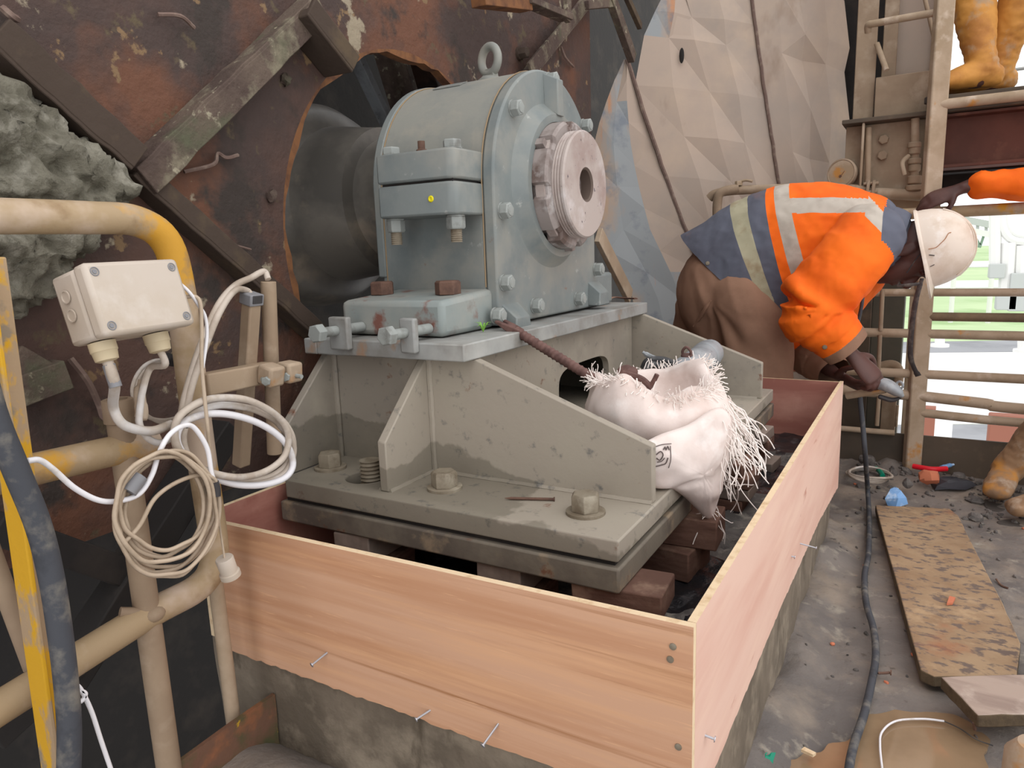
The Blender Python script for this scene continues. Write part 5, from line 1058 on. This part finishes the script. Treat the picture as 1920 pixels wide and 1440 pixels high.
def helmet(parent, hc, c, f, l, mtl=M_hat, ln=.150):
    R = []; n = 40; o = V(hc) + c * .022
    for k in range(11):
        t = PI / 2 * k / 10; h = ln * math.sin(t); r_ = math.cos(t) ** .78 if k < 10 else .03
        R.append([o + c * h + f * .134 * r_ * math.cos(2 * PI * i / n) + l * .113 * r_ * math.sin(2 * PI * i / n) for i in range(n)])
    inner = [[o + c * (-.002) + f * .126 * math.cos(2 * PI * i / n) + l * .106 * math.sin(2 * PI * i / n) for i in range(n)], [o + c * (.05) + f * .118 * math.cos(2 * PI * i / n) + l * .1 * math.sin(2 * PI * i / n) for i in range(n)]]
    m = MB(); m.rings(inner[::-1] + R); sh_ = m.build('hard_hat', mtl, parent, ang=60); props(sh_, 'scuffed white hard hat with a brown scratch' if mtl is M_hat else None)
    m = MB(); rim = []
    for i in range(n):
        t = 2 * PI * i / n; pk = .030 * max(0, math.cos(t)) ** 3 + .008; a_ = f * math.cos(t) + l * math.sin(t); p = o + f * .132 * math.cos(t) + l * .111 * math.sin(t)
        q = a_ * pk; rim.append([p + c * .008, p + q + c * .003 - c * pk * .25, p + q - c * .003 - c * pk * .25, p - c * .002 - a_ * .004])
    m.rings(rim, False, True); m.build('brim', mtl, sh_, ang=60)
    m = MB()
    for s_ in (-1, 0, 1):
        pts = [o + c * (ln + .004) * math.sin(t) + (f * .137 * math.cos(t)) * (1 if t < PI / 2 else 1) + l * .030 * s_ for t in [PI * k / 16 for k in range(3, 14)]]
        pts = [p - c * (.006 if s_ else 0) for p in pts]; m.tube(pts, .006, 8, 2, flat=.5)
    m.build('crown_ridge', mtl, sh_)
    return sh_, o

def limbs_body(m, J, sc=.6):
    for S in ('R', 'L'):
        m.loft([J['chest'].lerp(J['sh' + S], .5), J['sh' + S], J['el' + S], J['wr' + S]], [.06, .058, .044, .026], [.06, .055, .042, .022], seg=14)
        m.loft([J['pelvis'], J['hip' + S], J['kn' + S], J['an' + S]], [.09, .085, .06, .045], [.09, .085, .06, .045], seg=14)
        m.loft([J['an' + S] + V((0, 0, .02)), J['an' + S] - V((0, 0, .03)), J['toe' + S]], [.04, .042, .035], [.04, .04, .025], seg=14)
    m.loft([J['pelvis'], J['pelvis'].lerp(J['chest'], .5), J['chest'], J['neck']], [.13, .12, .13, .06], [.09, .085, .09, .055], side=V((0, 1, 0)), seg=18)
    m.loft([J['chest'].lerp(J['neck'], .6), J['neck'], J['headc']], [.058, .055, .055], [.058, .056, .055], seg=16)

def boots(parent, J, mtl, hgt=.30):
    for S in ('R', 'L'):
        a, t = J['an' + S], J['toe' + S]; k = J['kn' + S]; d = (t - a); d.z = 0; d.normalize(); gz = min(a.z, t.z) - .075
        up = (k - a).normalized(); side = V((0, 0, 1)).cross(d)
        m = MB(); m.loft([a + up * hgt, a + up * hgt * .6, a + up * .10, a + V((0, 0, -.01)) - d * .005], [.074, .069, .057, .054], [.076, .071, .059, .056], side=side, seg=20)
        m.loft([a - d * .05 + V((0, 0, -.028)), a + d * .02 + V((0, 0, -.02)), a + d * .10 + V((0, 0, -.034)), a + d * .165 + V((0, 0, -.046))], [.042, .048, .052, .046], [.044, .05, .040, .026], side=side, seg=20)
        o = m.build('boot', mtl, parent); fuse(o, .008, 3); wrinkle(o, .004, 22, (1, 1, 2.2), 3); props(o, None)
        m = MB(); n = 26; loop = []
        for i in range(n):
            q = 2 * PI * i / n; x_ = math.cos(q); loop.append(a + d * (.058 + x_ * .155) + side * math.sin(q) * (.050 if x_ > 0 else .044) * (1 - .12 * x_ * x_))
        z0 = gz - .008; m.rings([[V((p.x, p.y, z0)) for p in loop], [V((p.x, p.y, z0 + .026)) for p in loop]]); m.build('boot_sole', M_sole_r, o, bevel=.004)
        m = MB(); c_ = a + up * hgt; m.torus(c_ + up * .03, up, .062, .007, 24, 8); m.build('boot_cuff', mtl, o)

# ---- the bent worker in the middle
YM = 2.86
q = lambda px, py, y=YM: at(px, py, Y=y)
crown, face = V((.955, -.03, .24)), V((.22, -.10, -.97))
J = dict(pelvis=q(1345, 505), chest=q(1600, 462), neck=q(1668, 455), headc=q(1706, 474),
         shR=q(1630, 446, 2.66), elR=q(1516, 578, 2.58), wrR=q(1586, 652, 2.62), shL=q(1640, 452, 3.02), elL=q(1506, 640, 2.98), wrL=q(1562, 698, 2.84),
         hipR=q(1372, 540, 2.77), knR=q(1424, 735, 2.76), hipL=q(1322, 520, 2.95), knL=q(1292, 690, 2.98))
J['anR'] = V((J['knR'].x + .0, 2.78, .11)); J['anL'] = V((J['knL'].x - .02, 3.0, .11))
for S in 'RL': J['toe' + S] = J['an' + S] + V((.15, -.05, -.03))
mw = thing('person', 'bent over worker in orange and slate jacket and white hard hat, holding a tool', 'person', (J['pelvis'].x, YM, 0))
m = MB(); limbs_body(m, J); cr, fa, la = head(m, J['headc'], crown, face)
dR = (at(1636, 706, Y=2.62) - J['wrR']).normalized(); dL = (at(1606, 722, Y=2.78) - J['wrL']).normalized()
hand(m, J['wrR'] + dR * .030, dR, V((.55, -.75, .55)), V((.3, .55, .1)), 1.0, 1.2)
hand(m, J['wrL'] + dL * .02, dL, V((-.2, -.55, -.8)), V((.1, -.7, .35)), .72, 1.1)
bd = m.build('body', M_skin, mw); fuse(bd, .0046, 3)
# trousers
m = MB()
m.loft([q(1440, 480), q(1372, 505), q(1350, 555), q(1358, 620)], [.15, .165, .175, .13], [.12, .15, .165, .12], side=V((0, 1, 0)), seg=24)
for S, p0, p1, p2, w_ in (('R', q(1388, 550, 2.77), q(1418, 640, 2.75), q(1424, 735, 2.75), .118), ('L', q(1330, 530, 2.94), q(1308, 620, 2.97), q(1294, 700, 2.98), .102)):
    a_ = J['an' + S]; m.loft([p0.lerp(q(1380, 500), .35), p0, p1, p2, p2.lerp(a_, .5), a_ + V((0, 0, .03))], [w_ * .85, w_ * .98, w_, w_ * .94, w_ * .84, w_ * .76], [w_ * .9, w_ * 1.04, w_ * 1.04, w_ * .98, w_ * .86, w_ * .76], side=V((0, 1, 0)), seg=24)
tr = m.build('trousers', M_trouser, mw); fuse(tr, .009, 5)
r0 = BASE[tr.name]; knot = q(1332, 566, 2.68)
def fold(p):                    # soft folds fanning down from the hip pocket
    e = p - knot; ang_ = math.atan2(e.z, e.x); dist = math.hypot(e.x, e.z)
    k = min(1, dist / .15) * max(0, 1 - dist / .6) * max(0, min(1, (-ang_ - .3) / .5)) * max(0, min(1, (2.0 + ang_) / .4))
    return .008 * k * math.sin(ang_ * 11 + 3 * dist + 1.5 * mnoise.noise(p * 6)) + .004 * mnoise.noise(p * 12) + .016 * (.4 - abs(mnoise.noise(V((p.x * 12 + p.z * 4, p.y * 9, p.z * 2.0)))))
displace(tr, fold)
P_ = [knot + V((-.006, -.05, .0)), q(1322, 585, 2.64), q(1305, 606, 2.66), q(1296, 622, 2.7)]
bm = bmesh.new(); bm.from_mesh(tr.data); bt = BVHTree.FromBMesh(bm); bm.free(); W_ = []
for px, py in ((1333, 563), (1322, 580), (1312, 596), (1300, 612)):
    d_ = (at(px, py, D=1) - CAM).normalized(); h_ = bt.ray_cast(CAM - BASE[tr.name], d_)
    if h_[0] is not None: W_.append(h_[0] + BASE[tr.name])
if len(W_) > 2: m = MB(); m.tube(W_, [.004, .008, .008, .004], 8, 4); m.build('pocket_lip', M_trouser, mw)
# jacket
jm = MB(); path = [q(1362, 552), q(1392, 528), q(1432, 496), q(1494, 468), q(1572, 456), q(1632, 448), q(1664, 452)]
jm.loft(path, [.175, .18, .18, .18, .185, .16, .10], [.30, .284, .262, .24, .212, .160, .098], side=V((0, 1, 0)), seg=36, n=6)
armR = [J['shR'] + V((.0, .03, .01)), J['shR'].lerp(J['elR'], .5), J['elR'], J['elR'].lerp(J['wrR'], .5), J['wrR']]; rR = [.112, .112, .105, .09, .076]
armL = [J['shL'] + V((0, -.03, 0)), J['shL'].lerp(J['elL'], .5), J['elL'], J['elL'].lerp(J['wrL'], .5), J['wrL']]; rL = [.12, .115, .098, .082, .062]
jm.loft(armR, rR, rR, seg=28, n=6); jm.loft(armL, rL, rL, seg=24, n=6)
jk = jm.build('jacket', M_orange, mw); fuse(jk, .0075, 4)
# cut the hem and both cuffs clean
bm = bmesh.new(); bm.from_mesh(jk.data); r0 = BASE[jk.name]
def clean_cut(co, no, test=None):
    g_ = bm.verts[:] + bm.edges[:] + bm.faces[:]
    if test: fs = [f for f in bm.faces if test(f.calc_center_median() + r0)]; g_ = fs + list({e for f in fs for e in f.edges}) + list({v for f in fs for v in f.verts})
    bmesh.ops.bisect_plane(bm, geom=g_, plane_co=V(co) - r0, plane_no=V(no), clear_outer=True)
hem = (q(1478, 612) - q(1280, 440)); hn = V((hem.z, 0, -hem.x)).normalized()
if hn.x > 0: hn = -hn
clean_cut(q(1284, 444), hn, lambda p: p.x < q(1470, 500).x and in_seg(p, armR, rR)[0] > 1.12)
for arm in (armR, armL):
    d_ = (arm[4] - arm[3]).normalized(); clean_cut(arm[4] + d_ * .004, d_, lambda p: (p - arm[4]).length < .2 and (p - arm[4]).dot(d_) > -.06)
def q_(px, py): return q(px, py)
for arm in (armR, armL):
    d_ = (arm[4] - arm[3]).normalized(); fs = [f for f in bm.faces if (f.calc_center_median() + r0 - arm[4]).length < .16]
    bmesh.ops.bisect_plane(bm, geom=fs + list({e for f in fs for e in f.edges}) + list({v for f in fs for v in f.verts}), plane_co=arm[4] - d_ * .030 - r0, plane_no=d_)
for A_, B_ in (((1370, 374), (1434, 536)), ((1403, 360), (1456, 528)), ((1438, 350), (1484, 535)), ((1454, 347), (1500, 520)), ((1482, 344), (1524, 500)), ((1664, 385), (1655, 545)), ((1490, 374), (1640, 374)), ((1490, 402), (1640, 402)), ((1636, 374), (1686, 424)), ((1626, 402), (1662, 438)), ((1632, 370), (1632, 410))):
    A_, B_ = q(*A_), q(*B_); no = V((B_.z - A_.z, 0, -(B_.x - A_.x))).normalized(); lo, hi = (A_ + B_) / 2, (B_ - A_).length
    fs = [f for f in bm.faces if abs((f.calc_center_median() + r0 - A_).dot(no)) < .03]
    bmesh.ops.bisect_plane(bm, geom=fs + list({e for f in fs for e in f.edges}) + list({v for f in fs for v in f.verts}), plane_co=A_ - r0, plane_no=no)
bm.to_mesh(jk.data); bm.free()
def xz(A, B, p): return (B.x - A.x) * (p.z - A.z) - (B.z - A.z) * (p.x - A.x)
LN = {k: (q(*a), q(*b)) for k, (a, b) in dict(t0=((1370, 374), (1434, 536)), t1=((1403, 360), (1456, 528)), o0=((1438, 350), (1484, 535)), o1=((1454, 347), (1500, 520)), o2=((1482, 344), (1524, 500)), col=((1664, 385), (1655, 545)), s1=((1490, 374), (1640, 374)), s2=((1490, 402), (1640, 402)), s3=((1636, 374), (1686, 424)), s4=((1626, 402), (1662, 438)), s5=((1632, 370), (1632, 410))).items()}
strap = [q(1487, 388, 2.74), q(1560, 384, 2.735), q(1620, 388, 2.735), q(1650, 402, 2.73), q(1664, 428, 2.72)]
def zone(p):
    aR = in_seg(p, armR, rR); aL = in_seg(p, armL, rL)
    if aR[0] < 1.16 and aR[1] > .25 or (aR[0] < 1.4 and aR[1] > 1.6): return 4 if (p - armR[4]).dot((armR[4] - armR[3]).normalized()) > -.030 and (p - armR[4]).length < .16 else 0
    if aL[0] < 1.2 and aL[1] > .9: return 4 if aL[1] > 2.7 else 0
    rgt = lambda k: xz(LN[k][0], LN[k][1], p) > 0
    if rgt('col'): return 1
    if not rgt('t0'): return 1
    if not rgt('t1'): return 3
    if not rgt('o0'): return 1
    if not rgt('o1'): return 0
    if not rgt('o2'): return 2
    if p.y < YM - .02:
        bt_ = lambda a, b: xz(LN[a][0], LN[a][1], p) * xz(LN[b][0], LN[b][1], p) < 0
        if (bt_('s1', 's2') and not rgt('s5')) or (bt_('s3', 's4') and rgt('s5')): return 2
    return 0
xr = [xz(*LN['o1'], q(1600, 460)), xz(*LN['o1'], q(1300, 460))]
if xr[0] < 0: LN = {k: (b, a) for k, (a, b) in LN.items()}
wrinkle(jk, .007, 7.5, (1, 1, 1), 2); wrinkle(jk, .003, 19, (1, .6, 1), 5)
def sleeve_rings(p):            # ring folds of the sleeves at the elbow
    f = 0
    for arm, rad, k in ((armR, rR, .009), (armL, rL, .006)):
        a_ = in_seg(p, arm, rad)
        if a_[0] < 1.4 and 1.1 < a_[1] < 3.5: f += k * math.sin(a_[1] * 11 + 2.2 * mnoise.noise(p * 9)) * (1 - abs(a_[1] - 2.2) / 1.4)
    return f
displace(jk, sleeve_rings)
paint(jk, [M_orange, M_slate, M_refl, M_refl2, M_trouser], zone)
m = MB(); cdir = (q(1700, 462) - q(1664, 452)).normalized(); m.loft([q(1658, 450), q(1676, 453), q(1692, 456)], [.112, .104, .092], [.118, .112, .10], side=V((0, 1, 0)), seg=30, n=4, caps=False); cl = m.build('collar', M_slate, mw)
bm = bmesh.new(); bm.from_mesh(cl.data); bmesh.ops.delete(bm, geom=[f for f in bm.faces if len(f.verts) > 4], context='FACES'); bm.to_mesh(cl.data); bm.free()
s_ = cl.modifiers.new('thick', 'SOLIDIFY'); s_.thickness = .006
for px, py, y in ((1327, 494, 2.66), (1546, 650, 2.58)):
    h = drop_on(jk, px, py, .002)
    if h: m = MB(); m.lathe([(0, .008), (.003, .007), (.004, .003)], h, (CAM - h).normalized(), 14); m.build('snap_button', M_bolttan, jk)
hh, ho = helmet(mw, J['headc'] + crown.normalized() * .02, cr, fa, la)
# brown scratch and small slot on the helmet shell
for pts, r_, mt, nm in (([(1741, 467), (1755, 464), (1764, 456), (1772, 448), (1778, 438), (1783, 436)], .0028, M_hatrust, 'scratch'), ([(1742, 478), (1752, 479)], .0045, M_strap, 'slot'), ([(1744, 500), (1752, 496)], .003, M_strap, 'slot')):
    P = [drop_on(hh, *p, lift=.0005) for p in pts]; P = [x for x in P if x]
    if len(P) > 1: m = MB(); m.tube(P, r_, 6, 3, flat=.4); m.build(nm, mt, hh)
m = MB(); m.tube([q(1729, 522, 2.76), q(1722, 545, 2.75), q(1714, 580, 2.74), q(1708, 630, 2.74), q(1707, 668, 2.74), q(1714, 690, 2.74), q(1722, 705, 2.74)], [.008, .010, .011, .011, .011, .010, .013], 8, 5, flat=.25); m.build('chin_strap', M_strap, hh)
m = MB(); m.tube([q(1700, 512, 2.76), q(1716, 488, 2.765), q(1731, 470, 2.77)], .004, 6, 4, flat=.4); m.tube([q(1683, 536, 2.77), q(1705, 534, 2.76), q(1726, 532, 2.76)], .006, 6, 3); m.build('harness', M_strap, hh)
boots(mw, J, M_boot)
cable('hanging_cord', 'grey cord hanging from the worker\'s collar to the tool', [q(1621, 520, 2.74), q(1616, 570, 2.70), q(1608, 610, 2.70), q(1604, 650, 2.72)], .006, M_hose)
tl = thing('hooked_hand_tool', 'pale grey hooked hand tool held in the bent worker\'s hands', 'tool', at(1650, 725, Y=2.66))
m = MB(); m.cyl(at(1588, 742, Y=2.70), at(1660, 730, Y=2.66), .013, seg=14); m.build('handle', M_tanpipe, tl)
m = MB(); m.loft([at(1640, 718, Y=2.66), at(1662, 722, Y=2.65), at(1682, 734, Y=2.65), at(1691, 742, Y=2.65)], [.022, .026, .024, .012], [.020, .022, .018, .008], seg=16); m.build('head', M_galv, tl)
m = MB(); m.torus(at(1687, 722, Y=2.65), (.6, .8, 0), .012, .004, 18, 8); m.build('ring', M_galv, tl)
m = MB(); m.loft([at(1650, 744, Y=2.65), at(1672, 750, Y=2.65), at(1688, 746, Y=2.65)], [.010, .011, .006], [.008, .008, .004], seg=10); m.build('jaw', M_tape, tl)

# ---- generic standing figures: the helper at the right edge and the man on the platform
def figure(lbl, base, J, cloth, legs, boot_m, hat, crown, face, rj=1.0, hands=None, strips=None):
    t_ = thing('person', lbl, 'person', base)
    m = MB(); limbs_body(m, J); c_, f_, l_ = head(m, J['headc'], crown, face)
    for S in 'RL':
        d_ = (J['wr' + S] - J['el' + S]).normalized() if not hands or S not in hands else V(hands[S][0]); bk, ac = (V((0, 0, 1)), V((0, 1, 0))) if not hands or S not in hands else hands[S][1:3]
        hand(m, J['wr' + S] + d_.normalized() * .02, d_, bk, ac, .5 if not hands or S not in hands else hands[S][3], 1.05)
    b_ = m.build('body', M_skin, t_); fuse(b_, .006, 3)
    m = MB()
    for S in 'RL': m.loft([J['pelvis'], J['hip' + S], J['kn' + S], J['kn' + S].lerp(J['an' + S], .5)], [.14, .105, .078, .052], [.13, .105, .078, .052], seg=20)
    o = m.build('trousers', legs, t_); fuse(o, .012, 4); wrinkle(o, .006, 12)
    m = MB(); m.loft([J['pelvis'] - (J['chest'] - J['pelvis']) * .12, J['pelvis'].lerp(J['chest'], .45), J['chest'], J['neck']], [.19, .19, .205, .10], [.15, .145, .15, .09], side=V((0, 1, 0)), seg=26)
    for S in 'RL': m.loft([J['sh' + S], J['el' + S], J['wr' + S].lerp(J['el' + S], .14)], [.095, .072, .050], [.095, .072, .050], seg=20)
    o = m.build('jacket', cloth, t_); fuse(o, .010, 4); wrinkle(o, .012, 11, (1, 1, 1), 4)
    boots(t_, J, boot_m)
    if hat: helmet(t_, J['headc'] + V(crown).normalized() * .02, c_, f_, l_, hat)
    return t_
# helper: mostly outside the picture; hand on the top rail, boots on the deck
X2 = .86
J2 = dict(pelvis=V((X2, 3.12, .93)), chest=V((X2 - .05, 3.1, 1.36)), neck=V((X2 - .07, 3.1, 1.50)), headc=V((X2 - .09, 3.1, 1.62)), shR=V((X2 - .05, 3.29, 1.40)), elR=V((.50, 3.32, 1.20)), wrR=at(1806, 352, Y=3.33), shL=V((X2 - .02, 2.9, 1.38)), elL=V((X2 + .05, 2.82, 1.12)), wrL=V((X2 - .05, 2.75, .92)),
          hipR=V((X2 - .02, 3.2, .88)), hipL=V((X2, 3.02, .88)), knR=V((.56, 3.20, .50)), knL=V((.72, 2.93, .47)), anR=V((.318, 3.215, .105)), anL=V((.475, 2.96, .105)), toeR=V((.285, 3.07, .06)), toeL=V((.335, 2.91, .06)))
figure('helper in orange jacket and muddy gumboots at right edge, hand on the top rail', (X2 - .3, 3.1, 0), J2, M_orange, M_trouser, M_boot, M_hat, V((0, 0, 1)), V((-1, 0, -.2)), hands={'R': (V((-.90, -.08, -.34)), V((-.25, -.75, .55)), V((-.1, -.5, -.75)), .42)})
Z3 = 1.55
J3 = dict(pelvis=V((.14, 3.62, Z3 + .93)), chest=V((.13, 3.62, Z3 + 1.36)), neck=V((.13, 3.62, Z3 + 1.5)), headc=V((.12, 3.6, Z3 + 1.62)), shR=V((.0, 3.58, Z3 + 1.42)), elR=V((.02, 3.42, Z3 + 1.16)), wrR=V((.06, 3.36, Z3 + .95)), shL=V((.33, 3.62, Z3 + 1.42)), elL=V((.40, 3.56, Z3 + 1.14)), wrL=V((.30, 3.42, Z3 + .98)))
J3.update(hipR=V((.08, 3.6, Z3 + .88)), hipL=V((.24, 3.62, Z3 + .88)), knR=V((.085, 3.56, Z3 + .46)), knL=V((.285, 3.60, Z3 + .46)), anR=V((.145, 3.53, Z3 + .10)), anL=V((.20, 3.66, Z3 + .10)), toeR=V((.03, 3.47, Z3 + .06)), toeL=V((.10, 3.62, Z3 + .06)))
figure('person in orange gumboots and blue trousers standing on the upper platform', (.15, 3.6, Z3), J3, M_orange, M_jean, M_bootor, M_hat, V((0, 0, 1)), V((-.6, -.8, -.2)))
